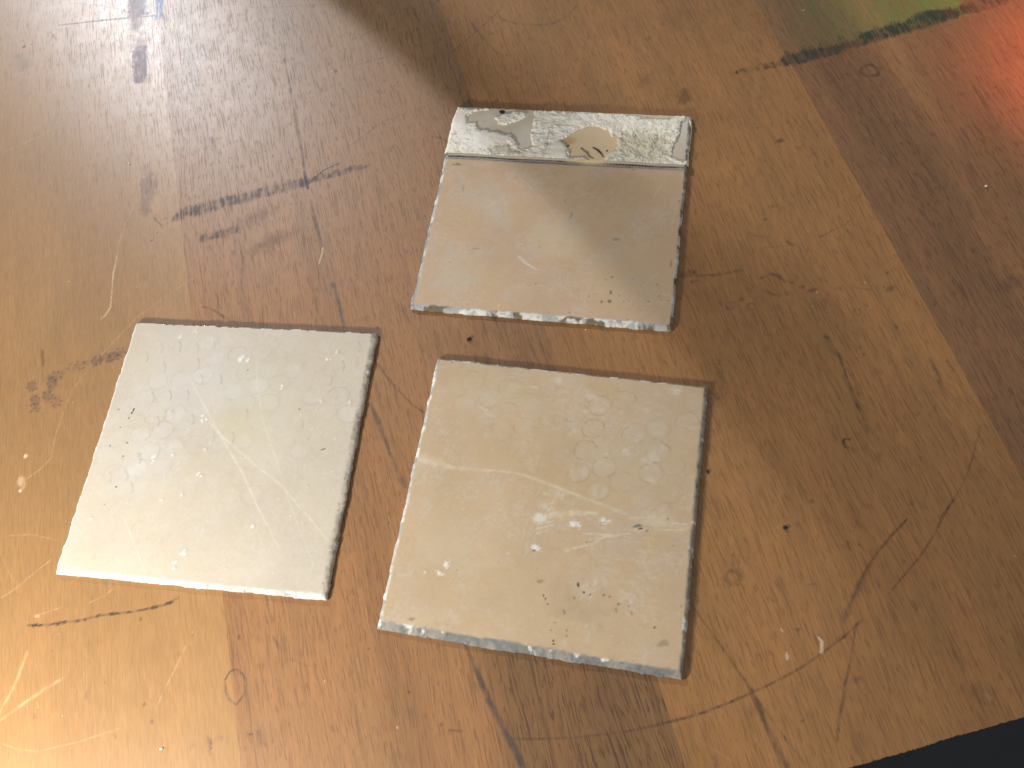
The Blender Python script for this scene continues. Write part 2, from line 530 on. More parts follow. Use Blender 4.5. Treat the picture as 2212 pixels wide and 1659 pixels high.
    # --- top centre: pencil lines and the cup ring
    for k, (c, pts, w, o) in enumerate([
            ('b', [(150, 405), (280, 372), (400, 345)], .5, .55), ('b', [(140, 245), (290, 180)], .5, .5),
            ('b', [(90, 930), (200, 850), (330, 755), (640, 645)], .6, .4), ('b', [(0, 760), (330, 755)], .4, .22),
            ('b', [(745, 335), (870, 230), (1065, 55)], .6, .55),
            ('b', [(850, 105), (920, 200), (980, 270), (1045, 335)], (.8, 1.8, .8), .45),
            ('b', [(1040, 90), (1080, 125), (1150, 145), (1300, 155), (1400, 142), (1480, 100), (1540, 25)], (1.0, 1.4, .9), .45),
            ('b', [(645, 848), (690, 860), (725, 875)], 1.0, .6), ('b', [(855, 560), (880, 660)], .9, .4),
            ('a', [(1000, 418), (1300, 370), (1700, 330)], .45, .25), ('a', [(1360, 505), (1470, 500), (1570, 485)], .4, .3),
            ('a', [(1050, 130), (1300, 40), (1500, 20)], .5, .2), ('a', [(1560, 50), (1800, 40), (2150, 20)], .6, .3),
            ('a', [(2085, 460), (2100, 435)], .7, .8),
            ('d', [(1265, 328), (1330, 350), (1390, 390), (1460, 425)], (1.0, .8), .6),
            ('e', [(295, 680), (335, 745), (400, 820), (480, 910), (530, 950), (580, 985)], (.6, .8, .9, .7), .7),
            ('g', [(1705, 845), (1720, 880), (1738, 915)], 1.0, .55), ('g', [(1800, 980), (1910, 1025)], .7, .25),
            ('h', [(745, 1423), (820, 1432)], .7, .6), ('h', [(1120, 1478), (1300, 1478), (1500, 1472), (1700, 1450), (1850, 1430), (2000, 1400), (2212, 1350)], (.7, .7, .6, .8), .6),
            ('i', [(-10, 1372), (100, 1350), (200, 1320), (360, 1260), (520, 1190), (660, 1125), (800, 1050), (900, 985), (1000, 910), (1090, 845), (1195, 745)], (.9, .8, .9), .68),
            ('i', [(1040, 870), (1090, 830)], 1.6, .4),
            ('i', [(148, 645), (200, 725), (300, 860), (400, 1005), (520, 1180)], (.5, .7, .8), .7),
            ('i', [(510, 1165), (560, 1280), (600, 1370), (640, 1470), (690, 1570), (740, 1670)], (1.2, 2.2, 1.4, 1.8, 2.4), .62),
            ('i', [(540, 1215), (620, 1330), (740, 1490), (850, 1640)], .6, .55),
            ('i', [(1090, 745), (1150, 610), (1220, 465), (1260, 385)], (2.0, 3.0, 3.2, 1.4), .42),
            ('i', [(1130, 650), (1190, 500), (1250, 390), (1310, 305), (1400, 200), (1485, 110)], (.7, .9, 1.0, 1.1, .7), .7),
            ('i', [(1370, 575), (1450, 480), (1560, 350), (1650, 215), (1700, 110), (1775, -10)], (.7, .8, .6), .6),
            ('f', [(1690, 1640), (1780, 1520), (1850, 1400), (1890, 1270), (1920, 1160), (1940, 1070)], .6, .5),
            ('i', [(1160, 790), (1140, 950), (1120, 1050), (1100, 1130), (1085, 1250), (1062, 1350), (1050, 1490)], (.7, .9, 1.2, .9), .5),
            ('i', [(1110, 250), (1130, 300)], .9, .5), ('i', [(1185, 265), (1215, 305)], .5, .7), ('i', [(1200, 40), (1150, 190)], .6, .25),
            ('i', [(400, 330), (400, 430)], .8, .35), ('i', [(440, 330), (430, 440)], .8, .35), ('i', [(615, 595), (670, 630)], .4, .6),
            ('i', [(680, 470), (690, 560)], 1.0, .3), ('i', [(800, 790), (812, 850)], .9, .5), ('i', [(850, 515), (910, 515)], .6, .35),
            ('f', [(985, 530), (1020, 600), (1075, 650)], (2, 3, 1.5), .4),
            ('f', [(1060, 620), (1080, 680), (1110, 770)], (1., 1.2, .7), .75), ('f', [(1110, 770), (1145, 860), (1180, 950), (1215, 1030), (1240, 1110)], (.8, 1.4, 1.6, 1.0), .7),
            ('f', [(1625, 650), (1670, 740), (1720, 865)], (1.0, 1.5, .8), .6), ('f', [(1735, 670), (1775, 725)], 1.4, .55),
            ('f', [(715, 795), (735, 808), (760, 800)], .6, .6), ('f', [(180, 135), (300, 130), (460, 100)], (1.0, 1.6, .9), .55),
            ('f', [(570, 152), (640, 125), (690, 140), (720, 165), (775, 182)], (.8, 1.8, 1.0), .65), ('f', [(600, 232), (690, 262)], 1.2, .5),
            ('f', [(1140, 210), (1260, 222)], .8, .35), ('f', [(920, 680), (940, 720)], .7, .5), ('f', [(620, 1255), (650, 1330)], 1.0, .35),
            ('c', [(500, 1445), (540, 1465), (590, 1477)], .8, .5), ('c', [(738, 1502), (775, 1528)], 1.3, .8), ('c', [(945, 1472), (1000, 1448)], .9, .7),
            ('c', [(590, 1542), (740, 1528), (790, 1515)], .5, .4), ('c', [(1000, 1440), (1100, 1400), (1150, 1350)], .5, .35), ('c', [(1110, 1430), (1140, 1465)], .9, .4),
            ('c', [(2010, 548), (2040, 542)], 1.0, .75), ('c', [(1810, 590), (1855, 575)], .5, .4), ('c', [(1960, 640), (2010, 740), (2060, 800)], 1.8, .3),
            ('c', [(1290, 550), (1330, 600)], 1.2, .35), ('c', [(1340, 900), (1390, 975)], 1.2, .4), ('c', [(2060, 190), (2110, 270), (2200, 360)], 1.4, .4)]):
        st(S(c, *pts), np.array(w) * 1.1, DARK, o * .8, .45, .3, seed=200 + k, soft=.8)
    # --- top right: green and dark paint swiped across the grain
    G1, G2 = lin(124, 138, 52), lin(40, 54, 36)
    for k in range(46):
        t = k / 45
        x0 = 700 + 1130 * t
        y0 = 300 - 215 * t ** 1.25 - 12
        gcol = lin(84 + 44 * t, 94 + 62 * t, 60)
        L = 900
        st(S('c', (x0, y0), (x0 - L * .30, y0 - L * .55), (x0 - L * .62, y0 - L * 1.1)), 5.5, gcol, .06 + .36 * t * (1 - .3 * abs(t - .7)), .5, .6, 300 + k)
    st(S('c', (390, 452), (520, 428), (730, 388)), (2.2, 3.6, 4.4), lin(70, 46, 26), .62, .7, .75, 350)
    st(S('c', (735, 375), (800, 365), (880, 340), (1040, 315)), (6.2, 7.8, 7.5, 5), lin(46, 44, 34), .9, .35, .45, 351, .4)
    st(S('c', (1030, 305), (1180, 270), (1300, 235)), (4.5, 5, 5.5), lin(66, 60, 34), .65, .6, .65, 352, .5)
    st(S('c', (1220, 225), (1340, 205), (1500, 160), (1640, 110), (1770, 85)), (5, 7.5, 8, 9.5, 6), G2, .88, .4, .5, 353, .5)
    st(S('c', (1560, 95), (1640, 90), (1740, 80)), (5, 6.5, 4), lin(46, 56, 46), .8, .4, .4, 354, .5)
    st(S('c', (1740, 85), (1870, 50), (2000, 20), (2070, -15)), (6, 7.5, 8), lin(96, 62, 38), .65, .5, .6, 355, .5)
    for k, t in enumerate(np.linspace(0, 1, 60)):
        x0 = 740 + 1060 * t
        y0 = 400 - 290 * t
        d = 30 + 50 * (math.sin(k * 7.3) * .5 + .5)
        st(S('c', (x0, y0), (x0 - d * .5, y0 - d)), .8, lin(40, 46, 30), .55, .3, 0, 360 + k)
    bl(cp('c', 1255, 440), 4.0, 3.2, DARK, .55, .3, .5, -20, 430, .4, .28)
    bl(cp('c', 693, 875), 2.0, 1.2, DARK, .75, .9, .5, 0, 431)
    bl(cp('c', 100, 610), 3.4, 4.6, lin(92, 56, 34), .6, .8, .5, -20, 432)
    bl(cp('c', 100, 565), 1.6, 2, lin(80, 50, 32), .5, .8, .5, 0, 433)
    for k, (c, x, y, rx, ry, o) in enumerate([
            ('c', 645, 1285, 2, 1.2, .4), ('c', 605, 1365, 1.3, .8, .5), ('c', 1885, 1330, 2.4, 2.4, .45), ('c', 555, 795, .7, .7, .5),
            ('b', 1940, 500, 5, 4, .3), ('b', 1975, 245, 2, 2, .35), ('b', 1015, 208, .8, .8, .85), ('b', 420, 510, .8, .6, .7), ('b', 30, 440, .9, 1.4, .6), ('b', 1935, 422, .7, .6, .6),
            ('f', 120, 125, 4, 2.4, .75), ('f', 160, 170, 2, 1.2, .5), ('f', 830, 203, 1.3, 1.3, .6), ('f', 900, 225, 3, 1.2, .6), ('f', 1055, 215, 1.6, 1.2, .35), ('f', 740, 245, 1.2, 1.2, .4),
            ('f', 330, 300, 1.4, 1, .5), ('f', 455, 280, 1.4, 1, .5), ('f', 980, 515, 1.4, 1.2, .65), ('f', 1380, 215, 2.6, 1.8, .5), ('f', 1420, 455, .8, 1.4, .55),
            ('f', 2120, 190, 6, 4, .4), ('f', 1560, 990, .8, 1., .6), ('f', 890, 1535, 1.3, 1., .5), ('f', 950, 310, 4, 3, .25), ('f', 1190, 580, .8, .6, .6), ('f', 1215, 625, .8, .6, .5),
            ('f', 1310, 735, 1.4, 2, .3), ('f', 1185, 870, .8, .9, .5), ('f', 1400, 1095, .6, .6, .6), ('f', 515, 880, .6, .6, .5), ('f', 275, 512, 2, .7, .4), ('f', 315, 660, .8, .6, .5), ('f', 505, 1475, .5, .5, .7), ('f', 1515, 1555, 1.4, 1.4, .4),
            ('i', 270, 158, .5, .6, .8), ('i', 2070, 375, 1.2, 2, .45), ('i', 1960, 1200, 5, 4, .3), ('i', 1170, 1108, 2.6, 1, .4), ('i', 1535, 650, .8, 2.4, .4), ('i', 1470, 1080, .9, 3, .35), ('i', 820, 1135, .6, .6, .5),
            ('g', 895, 1268, .9, .8, .75), ('g', 1300, 1510, 1.2, 3.2, .6), ('g', 1555, 1450, .9, .6, .8), ('g', 715, 1465, .7, 1.1, .5), ('g', 1190, 1520, .9, 2, .4), ('g', 215, 1340, 1, 1, .35), ('g', 325, 932, .4, .4, .7), ('g', 1110, 950, 1.6, 1.2, .25), ('g', 540, 1210, .9, 1.8, .3),
            ('g', 1350, 1480, 4, 1.4, .2), ('g', 1640, 1460, 8, 4, .22), ('h', 690, 1390, 1.0, .8, .6), ('h', 510, 1310, 2.4, 1.4, .3), ('d', 420, 712, .8, .9, .8), ('d', 440, 685, .8, 1.0, .75)]):
        bl(cp(c, x, y), rx, ry, DARK, o * .75, 1., .7, 0, 440 + k, .5)
    for k, (c, x, y, r) in enumerate([('f', 385, 322, 1.6), ('f', 515, 327, 1.4), ('i', 400, 475, 2.3), ('f', 1175, 360, 1.3)]):
        bl(cp(c, x, y), r, r, DARK, .4, .6, .8, 0, 520 + k, .3, .4, .5)
    st(S('f', (1130, 1155), (1095, 1150), (1085, 1170), (1095, 1195), (1118, 1208)), (.6, 1.0, 1.2, .9), DARK, .8, .35, seed=530)
    st(S('g', (1440, 1052), (1475, 1046), (1518, 1082), (1534, 1130), (1528, 1180), (1496, 1235), (1470, 1265), (1430, 1238), (1402, 1180), (1400, 1110), (1425, 1068), (1440, 1052)), .7, DARK, .6, .45, seed=531)
    bl(cp('i', 1990, 1215), 1.0, 2.0, lin(180, 150, 110), .35, .5, .6, 20, 532)
    # --- left of the left tile: grey smears
    for k, (x, y, rx, ry, o) in enumerate([(600, 665, 3.2, 2.6, .62), (710, 640, 3.4, 2.6, .66), (650, 645, 4, 1.6, .4), (755, 610, 2.4, 1.4, .55), (200, 825, 3.0, 2.6, .5),
                                           (320, 800, 2.4, 4.5, .6), (220, 910, 2.2, 4.2, .62), (215, 960, 1.6, 1.6, .5), (300, 880, 2.4, 4, .5), (350, 760, 5, 2.6, .35), (500, 690, 5, 1.5, .3), (350, 920, 2.2, 3.4, .35)]):
        bl(cp('d', x, y), rx, ry, lin(98, 74, 58), o, .9, .5, 10, 540 + k, .2)
        for q in range(5):
            bl(cp('d', x + 30 * math.sin(q * 2.4 + k), y + 26 * math.cos(q * 2.4 + k)), .6, .6, lin(60, 44, 36), .6, .6, seed=560 + q + k)
    st(S('d', (263, 605), (268, 690)), 1.6, lin(120, 72, 30), .6, .4, seed=556)
    st(S('d', (267, 700), (264, 800)), 1.2, lin(120, 80, 40), .3, .4, seed=557)
    st(S('g', (165, 770), (230, 772), (300, 768), (400, 752), (500, 742), (580, 718), (700, 700), (840, 685), (950, 663), (1060, 630), (1107, 603)), (.7, 1.0, .8, 1.4, .9, 1.2, .8, .8, 1.3, 1.2), DARK, .72, .6, seed=558)
    for k, (x, y) in enumerate([(215, 770), (365, 760), (400, 755), (610, 712), (700, 700), (950, 660), (1060, 632)]):
        bl(cp('g', x, y), 1.2, .7, lin(60, 44, 34), .75, .7, .5, 10, 570 + k)
    # --- white paint drips
    W = lin(206, 178, 150)
    st(S('i', (930, 845), (955, 872), (952, 935)), (.8, 1.2, 1.4), W, .85, .2, seed=580)
    st(S('i', (735, 935), (738, 965), (737, 982)), (.5, 1.5, 1.0), W, .9, .15, seed=581)
    st(S('i', (700, 793), (712, 812)), .7, W, .9, .1, seed=582)
    st(S('d', (130, 1400), (140, 1440)), 3.6, lin(225, 190, 150), .35, .6, seed=583)
    bl(cp('d', 160, 1258), 1.1, 1.1, lin(240, 215, 180), .7, .5, seed=584)
    bl(cp('d', 125, 1475), .8, .8, lin(240, 215, 180), .7, .5, seed=585)
    rng = np.random.default_rng(5)
    for k in range(80):
        x, y = rng.uniform(0, 2212), rng.uniform(0, 1659)
        if x > 1100 and rng.random() < .55:
            continue
        bl(at(x, y), .22 + .3 * rng.random() ** 3, .22 + .3 * rng.random() ** 3, lin(246, 222, 180), .75, .5, .5, 0, 600 + k)
    for k in range(90):
        x, y = rng.uniform(0, 2212), rng.uniform(0, 1659)
        bl(at(x, y), .3 + .5 * rng.random() ** 2, .3 + .9 * rng.random() ** 2, DARK, .3 + .4 * rng.random(), .9, .5, 0, 800 + k)


YF = -160.0


def board_tone(kind, X, Y):
    """the wood's own colour changes: heart strips, coarse bands; alpha adds pore depth"""
    t = np.ones(X.shape + (4,))
    t[..., 3] = 0
    wob = (fbm(Y * .012, X * .0 + 3, 71, 3) - .5) * 14
    if kind == 1:
        t[..., :3] *= (1 - .10 * sst(.4, .7, fbm(X * .03, Y * .008, 72)))[..., None]
    if kind == 2:
        # coarse dark band along the right seam, broadening towards the front
        wdt = 16 + 38 * sst(60, -90, Y)
        b = sst(wdt + 14, wdt - 4, 18.8 - X + wob) * (.55 + .75 * sst(0, -70, Y))
        t[..., :3] *= 1 - b[..., None] * np.array([.26, .24, .26])
        t[..., 3] = b * .32
        dk = sst(.45, .75, fbm(X * .045 + 3, Y * .006, 74))
        t[..., :3] *= 1 - .16 * dk[..., None]
        # greyer far end: window sheen painted into the wood colour
        g = sst(60, 240, Y)[..., None]
        t[..., :3] *= 1 + g * (np.array([.92, 1.04, 1.16]) - 1)
    if kind == 3:
        dk = sst(.45, .72, fbm(X * .035 + 9, Y * .012, 75))
        t[..., :3] *= 1 - .14 * dk[..., None]
        g = sst(.5, .75, fbm(X * .02, Y * .02, 76))[..., None]
        t[..., :3] *= 1 + g * (np.array([.97, .98, .96]) - 1)
    if kind == 4:
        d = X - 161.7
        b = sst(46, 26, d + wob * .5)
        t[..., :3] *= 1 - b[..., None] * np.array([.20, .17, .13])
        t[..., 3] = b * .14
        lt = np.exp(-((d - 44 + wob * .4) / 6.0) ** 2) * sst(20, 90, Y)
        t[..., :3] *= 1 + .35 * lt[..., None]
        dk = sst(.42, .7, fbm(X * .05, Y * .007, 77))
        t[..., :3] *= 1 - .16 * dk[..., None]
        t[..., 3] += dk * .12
    return t


table = thing('table', 'worn wooden table top of wide glued boards under the three tiles', 'table')
xd0, xd1, yd1 = -224.0, 284.0, 326.0
seams = [-411., -268., -124.5, 18.8, 161.7, 305., 448.]
y = [YF]
while y[-1] < yd1:
    d = math.hypot(y[-1] + 138, 297)
    y.append(y[-1] + .45 * d / 330)
ys = np.array(y[1:])
ys = np.concatenate([[YF, YF + .12, YF + .28], ys[ys > YF + .4], np.arange(yd1 + 4, 640, 12.)])
wood_mats = [
    wood('honey_board', (.356, .196, .074), .16, .24, .14, .44, 31., .02),
    wood('honey_board_b', (.356, .196, .074), .16, .24, .14, .42, 131., .02),
    wood('reddish_board', (.318, .158, .060), .36, .60, .18, .46, 57., .03),
    wood('brown_board', (.335, .164, .053), .34, .55, .34, .48, 243., .03),
    wood('dark_board', (.305, .145, .055), .38, .55, .34, .48, 377., .04),
    wood('brown_board_b', (.285, .135, .052), .30, .36, .34, .42, 411.)]
for k in range(6):
    x0, x1 = seams[k] + .008, seams[k + 1] - .008
    a, b = max(x0, xd0), min(x1, xd1)
    if b - a > 5:
        xs = np.linspace(a, b, int((b - a) / .5) + 1)
        if a > x0:
            xs = np.concatenate([np.arange(x0, a - 1, 8.), xs])
        if b < x1:
            xs = np.concatenate([xs, np.arange(b + 4, x1, 8.), [x1]])
        xs = np.unique(np.concatenate([xs, [x0, x0 + .25, x1 - .25, x1]]))
    else:
        xs = np.linspace(x0, x1, 12)
    X, Y = np.meshgrid(xs, ys)
    p = Paint(X, Y)
    if b - a > 5:
        table_marks(p)
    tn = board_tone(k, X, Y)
    Z = np.zeros(X.shape)
    e = np.minimum(X - x0, x1 - X)
    Z -= .006 * sst(.3, 0, e)
    Z -= 1.0 * p.a * 0
    fr = np.clip((Y - YF) / .3, 0, 1)
    Z -= .16 * (1 - fr) ** 2
    jag = (fbm(X * .1, X * 0 + 1, 5, 3) - .5) * .6 + (fbm(X * 2.4, X * 0 + 1, 6, 2) - .5) * .5
    Yj = Y - jag * (1 - np.clip((Y - YF) / .5, 0, 1))
    nx, ny = len(xs), len(ys)
    V = np.stack([X, Yj, Z], -1).reshape(-1, 3)
    F = quads(ny, nx)
    n0 = len(V)
    idx = np.arange(ny * nx).reshape(ny, nx)
    ring = np.concatenate([idx[0, :-1], idx[:-1, -1], idx[-1, :0:-1], idx[:0:-1, 0]])
    up = V[ring].copy()
    low = up.copy()
    low[:, 2] = -20
    V = np.concatenate([V, up, low])
    r1 = n0 + np.arange(len(ring))
    r2 = r1 + len(ring)
    F = np.concatenate([F, np.stack([r1, r2, np.roll(r2, -1), np.roll(r1, -1)], -1)])
    stn = np.concatenate([p.rgb, p.a[..., None]], -1).reshape(-1, 4)
    stn = np.concatenate([stn, np.zeros((2 * len(ring), 4))])
    tn = np.concatenate([tn.reshape(-1, 4), np.ones((2 * len(ring), 4)) * (.7, .7, .7, 0)])
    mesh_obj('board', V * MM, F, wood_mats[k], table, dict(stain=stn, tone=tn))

# ------------------------------------------------------------------ tiles
H0, H1 = 0.7, 2.2
glaze = painted('satin_glaze', .38, .10, 1.1, .00004, .5, .1)
clay = painted('scraped_clay_edge', .75, .30, 1.4, .00012, .3)
crustm = painted('old_plaster', .95, .14, 1.5, .0001, .2)


class Tile:
    def __init__(self, c, ang, size, rim, seed):
        self.c, self.a, self.s, self.rim, self.seed = np.array(c), math.radians(ang), size, rim, seed
        n = int(size / .34)
        t = np.linspace(-size / 2, size / 2, n + 1)
        self.n = n
        self.U, self.Vv = np.meshgrid(t, t)
        self.p = Paint(self.U, self.Vv)
        U, V = self.U, self.Vv
        h = size / 2
        l, r, b, tp = rim
        jit = (fbm(U * .5, V * .5, seed, 3) - .5) * .35
        jit = jit + (fbm(U * .1, V * .1, seed + 1, 2) - .5) * .45
        ds = np.stack([(U + h) / l, (h - U) / r, (V + h) / b, (h - V) / tp])
        k = 6.0
        self.t = -np.log(np.exp(-k * ds).sum(0)) / k + jit * .9
        self.edge = np.minimum(np.minimum(U + h, h - U), np.minimum(V + h, h - V))
        self.bump = np.zeros(U.shape)

    def loc(self, xy):
        d = np.array(xy) - self.c
        ca, sa = math.cos(self.a), math.sin(self.a)
        return (d[0] * ca + d[1] * sa, -d[0] * sa + d[1] * ca)

    def S(self, k, *pts, z=2.2):
        return [self.loc(cp(k, q[0], q[1], z)) for q in pts]

    def L(self, k, x, y, z=2.2):
        return self.loc(cp(k, x, y, z))

    def height(self):
        t = np.clip(self.t, 0, 1.25) / 1.25
        rise = np.sqrt(np.clip(1 - (1 - t) ** 2, 0, 1))
        hh = H0 + (H1 - H0) * rise
        rr = sst(1.15, .7, self.t)
        hh += rr * (fbm(self.U * .7, self.Vv * .7, self.seed + 4, 3) - .5) * .18
        return hh + self.bump

    def build(self, name, label, base, rimcols, rimmix):
        o = thing(name, label, 'tile', (self.c[0] * MM, self.c[1] * MM, 0.00005), self.a, 'square ceramic tiles on the table')
        U, V = self.U, self.Vv
        s = self.seed
        # outline chipped unevenly
        Hs = self.s / 2
        e = sst(3.0, 0, self.edge)
        cell = np.where(vnoise(U * .16, V * .16, s + 30) > .55, .5, -.15)
        out = (fbm(U * .2, V * .2, s + 31, 2) - .5) * .45 + cell * .5 * sst(.45, .6, vnoise(U * .5, V * .5, s + 33))
        nx = np.where(np.abs(U) > np.abs(V), np.sign(U), 0)
        ny = np.where(np.abs(U) > np.abs(V), 0, np.sign(V))
        cr = np.clip((np.abs(np.abs(U) - np.abs(V))) / 4, 0, 1)
        PX = U + nx * out * e * cr
        PY = V + ny * out * e * cr
        Z = self.height()
        hue = np.zeros(U.shape + (4,))
        col = np.asarray(base)[None, None] * np.ones(U.shape + (1,))
        mot = fbm(U * .05, V * .05, s + 6, 4)
        col = col * (1 + (mot - .5) * .16)[..., None]
        mo2 = .4 * sst(.45, .8, fbm(U * .09 + 4, V * .09, s + 8, 5))[..., None]
        col = col * (1 - mo2) + (col * .75 + np.array([.15, .14, .14])) * mo2 if rimmix.get('frost', 1) else col
        dust = sst(.46, .68, fbm(U * .11 + 2, V * .13, s + 21, 4)) * sst(.44, .62, fbm(U * 1.1, V * 1.1, s + 22, 3)) * .20
        scuf = sst(.60, .68, fbm(U * .25 + V * .05, V * 1.6, s + 23, 3)) * sst(.5, .7, fbm(U * .06, V * .06, s + 24, 3)) * .15
        dust = np.clip(dust + scuf, 0, 1)[..., None]
        col = col * (1 - dust) + lin(206, 202, 194) * dust
        smut = (sst(.60, .72, fbm(U * .5, V * .5, s + 25, 4)) * sst(.45, .7, fbm(U * .05, V * .05, s + 26, 3)) * .08)[..., None]
        col = col * (1 - smut) + lin(120, 104, 80) * smut
        col = col * (1 + (fbm(U * .9, V * .9, s + 27, 3) - .5) * .07)[..., None]
        col = col * (1 - self.p.a[..., None]) + self.p.rgb * self.p.a[..., None]
        # rim colours: patches of grey grout, brown dirt and white plaster; pale tile's lit sides painted whiter
        n1 = fbm(U * .16, V * .16, s + 12, 3)
        n2 = fbm(U * .55, V * .55, s + 14, 3)
        ds = np.stack([U + Hs, Hs - U, V + Hs, Hs - V])
        wt = np.exp(-ds / 1.0)
        wt = wt / (wt.sum(0) + 1e-30)
        main = sum(wt[q][..., None] * np.asarray(rimcols[q][0]) for q in range(4))
        alt = sum(wt[q][..., None] * np.asarray(rimcols[q][1]) for q in range(4))
        whi = sum(wt[q] * rimcols[q][2] for q in range(4))
        gcol = main
        w1 = sst(.48, .60, n1 + (n2 - .5) * .3)[..., None]
        gcol = gcol * (1 - w1) + alt * w1
        w2 = sst(.56, .64, fbm(U * .22 + 7, V * .22, s + 15, 3) + (n2 - .5) * .25 + whi)[..., None]
        gcol = gcol * (1 - w2) + lin(214, 214, 208) * w2
        w3 = sst(.68, .76, fbm(U * .8, V * .8, s + 16, 2))[..., None] * .35
        gcol = gcol * (1 - w3) + np.array([.10, .085, .07]) * w3
        inner = sst(1.35, .95, self.t + (n2 - .5) * .3)[..., None] * rimmix.get('dirt', .55)
        if 'side' in rimmix:
            l, r, b, t_ = rimmix['side']
            w = np.exp(-ds / 3.5)
            k = (w * np.array([l, r, b, t_])[:, None, None]).sum(0) / w.sum(0)
            inner = inner * k[..., None]
        col = col * (1 - inner) + gcol * inner
        hue[..., :3] = col
        hue[..., 3] = np.clip(inner[..., 0], 0, 1)
        n = self.n + 1
        idx = np.arange(n * n).reshape(n, n)
        F = quads(n, n)
        tc = self.t.ravel()[F].mean(1)
        face = F[tc > .95]
        rim = F[tc <= .95]
        VV = np.stack([PX, PY, Z], -1).reshape(-1, 3)

        def sub(fs, extraV=None):
            u, inv = np.unique(fs, return_inverse=True)
            return u, inv.reshape(fs.shape)
        u, f2 = sub(face)
        mesh_obj('glazed_face', VV[u] * MM, f2, glaze, o, dict(hue=hue.reshape(-1, 4)[u]))
        # clay edge with its upright sides
        hr = hue.copy()
        hr[..., :3] = gcol
        hr = hr.reshape(-1, 4)
        u, f2 = sub(rim)
        V2 = VV[u]
        A2 = hr[u]
        ring = np.concatenate([idx[0, :-1], idx[:-1, -1], idx[-1, :0:-1], idx[:0:-1, 0]])
        pos = np.searchsorted(u, ring)
        layers = [pos]
        for zf, inn in ((.55, .05), (0.0, .25)):
            low = VV[ring].copy()
            low[:, 2] *= zf
            low[:, :2] *= 1 - inn / Hs
            low[:, :2] += (vnoise(low[:, :2] * .9, low[:, 1::-1] * .9, s + 40) - .5) * .5 * (zf > 0)
            layers.append(len(V2) + np.arange(len(ring)))
            V2 = np.concatenate([V2, low])
            A2 = np.concatenate([A2, hr[ring]])
        for q in range(2):
            a_, b_ = layers[q], layers[q + 1]
            f2 = np.concatenate([f2, np.stack([a_, b_, np.roll(b_, -1), np.roll(a_, -1)], -1)])
        mesh_obj('clay_edge', V2 * MM, f2, clay, o, dict(hue=A2))
        self.o = o
        return o

    def honeycomb(self, c0, pitch, ang, region, col_in, col_ring, op_in, op_ring, seed):
        """prints left by the round studs of the backing: frosted discs with a thin ring"""
        U, V = self.U, self.Vv
        ca, sa = math.cos(math.radians(ang)), math.sin(math.radians(ang))
        rng = np.random.default_rng(seed)
        for i in range(-12, 13):
            for j in range(-12, 13):
                a = (i + .5 * (j % 2)) * pitch
                b = j * pitch * .80
                x = c0[0] + a * ca - b * sa + rng.normal(0, .55)
                y_ = c0[1] + a * sa + b * ca + rng.normal(0, .55)
                q1, q2, q3 = rng.random(3)
                if abs(x) > 53 or abs(y_) > 53:
                    continue
                k = float(region(x, y_))
                if k <= .02 or rng.random() < .22:
                    continue
                r = pitch * .465 * (.93 + .1 * q1)
                self.p.blob((x, y_), r, r * .86, col_ring, op_ring * k * (.3 + .7 * q3), .16, .9, ang, seed + i * 31 + j, 0, .10, .8)
                self.p.blob((x, y_), r * .94, r * .80, col_in, op_in * k * (q2 ** 1.5), .5, .5, ang, seed + i * 31 + j, 0, 0, .7)

    def specks(self, n, seed, col, op, rmin, rmax, region=None, lift=0., lo=-50, hi=50):
        rng = np.random.default_rng(seed)
        for k in range(n):
            x, y_ = rng.uniform(lo, hi, 2)
            if region and rng.random() > region(x, y_):
                continue
            r = rmin + (rmax - rmin) * rng.random() ** 3
            self.p.blob((x, y_), r, r * rng.uniform(.5, 1), col, op, .7, .5, rng.uniform(0, 180), seed + k)
            if lift:
                w = self.p.window(x - 1.5, x + 1.5, y_ - 1.5, y_ + 1.5)
                if w:
                    self.bump[w] += lift * np.exp(-((self.U[w] - x) ** 2 + (self.Vv[w] - y_) ** 2) / (r * r + .05))


# ---- pale tile, left
A = Tile((-117.2, 7.8), -21.2, 108.4, (1.2, 2.2, 1.8, .9), 11)
g2 = lambda x, y, cx, cy, r: math.exp(-((x - cx) ** 2 + (y - cy) ** 2) / (r * r))
regA = lambda x, y: min(1, g2(x, y, -25, 28, 24) + g2(x, y, 5, 36, 20) + .9 * g2(x, y, 44, 22, 17) + .9 * g2(x, y, -34, -4, 15) + .35 * g2(x, y, 15, 0, 30) + .25 * g2(x, y, 20, -30, 24))
A.p.blob((-22, 26), 34, 26, lin(206, 204, 204), .45, .8, 1.)
A.p.blob((-32, -8), 20, 16, lin(206, 206, 206), .40, .8, 1., seed=3)
A.p.blob((10, 20), 24, 20, lin(204, 200, 180), .35, .8, 1., seed=4)
A.p.blob((4, 12), 13, 9, lin(196, 186, 150), .35, .9, 1., seed=5)
A.honeycomb((-20, 22), 9.6, 10, regA, lin(216, 216, 216), lin(172, 166, 150), .26, .5, 21)
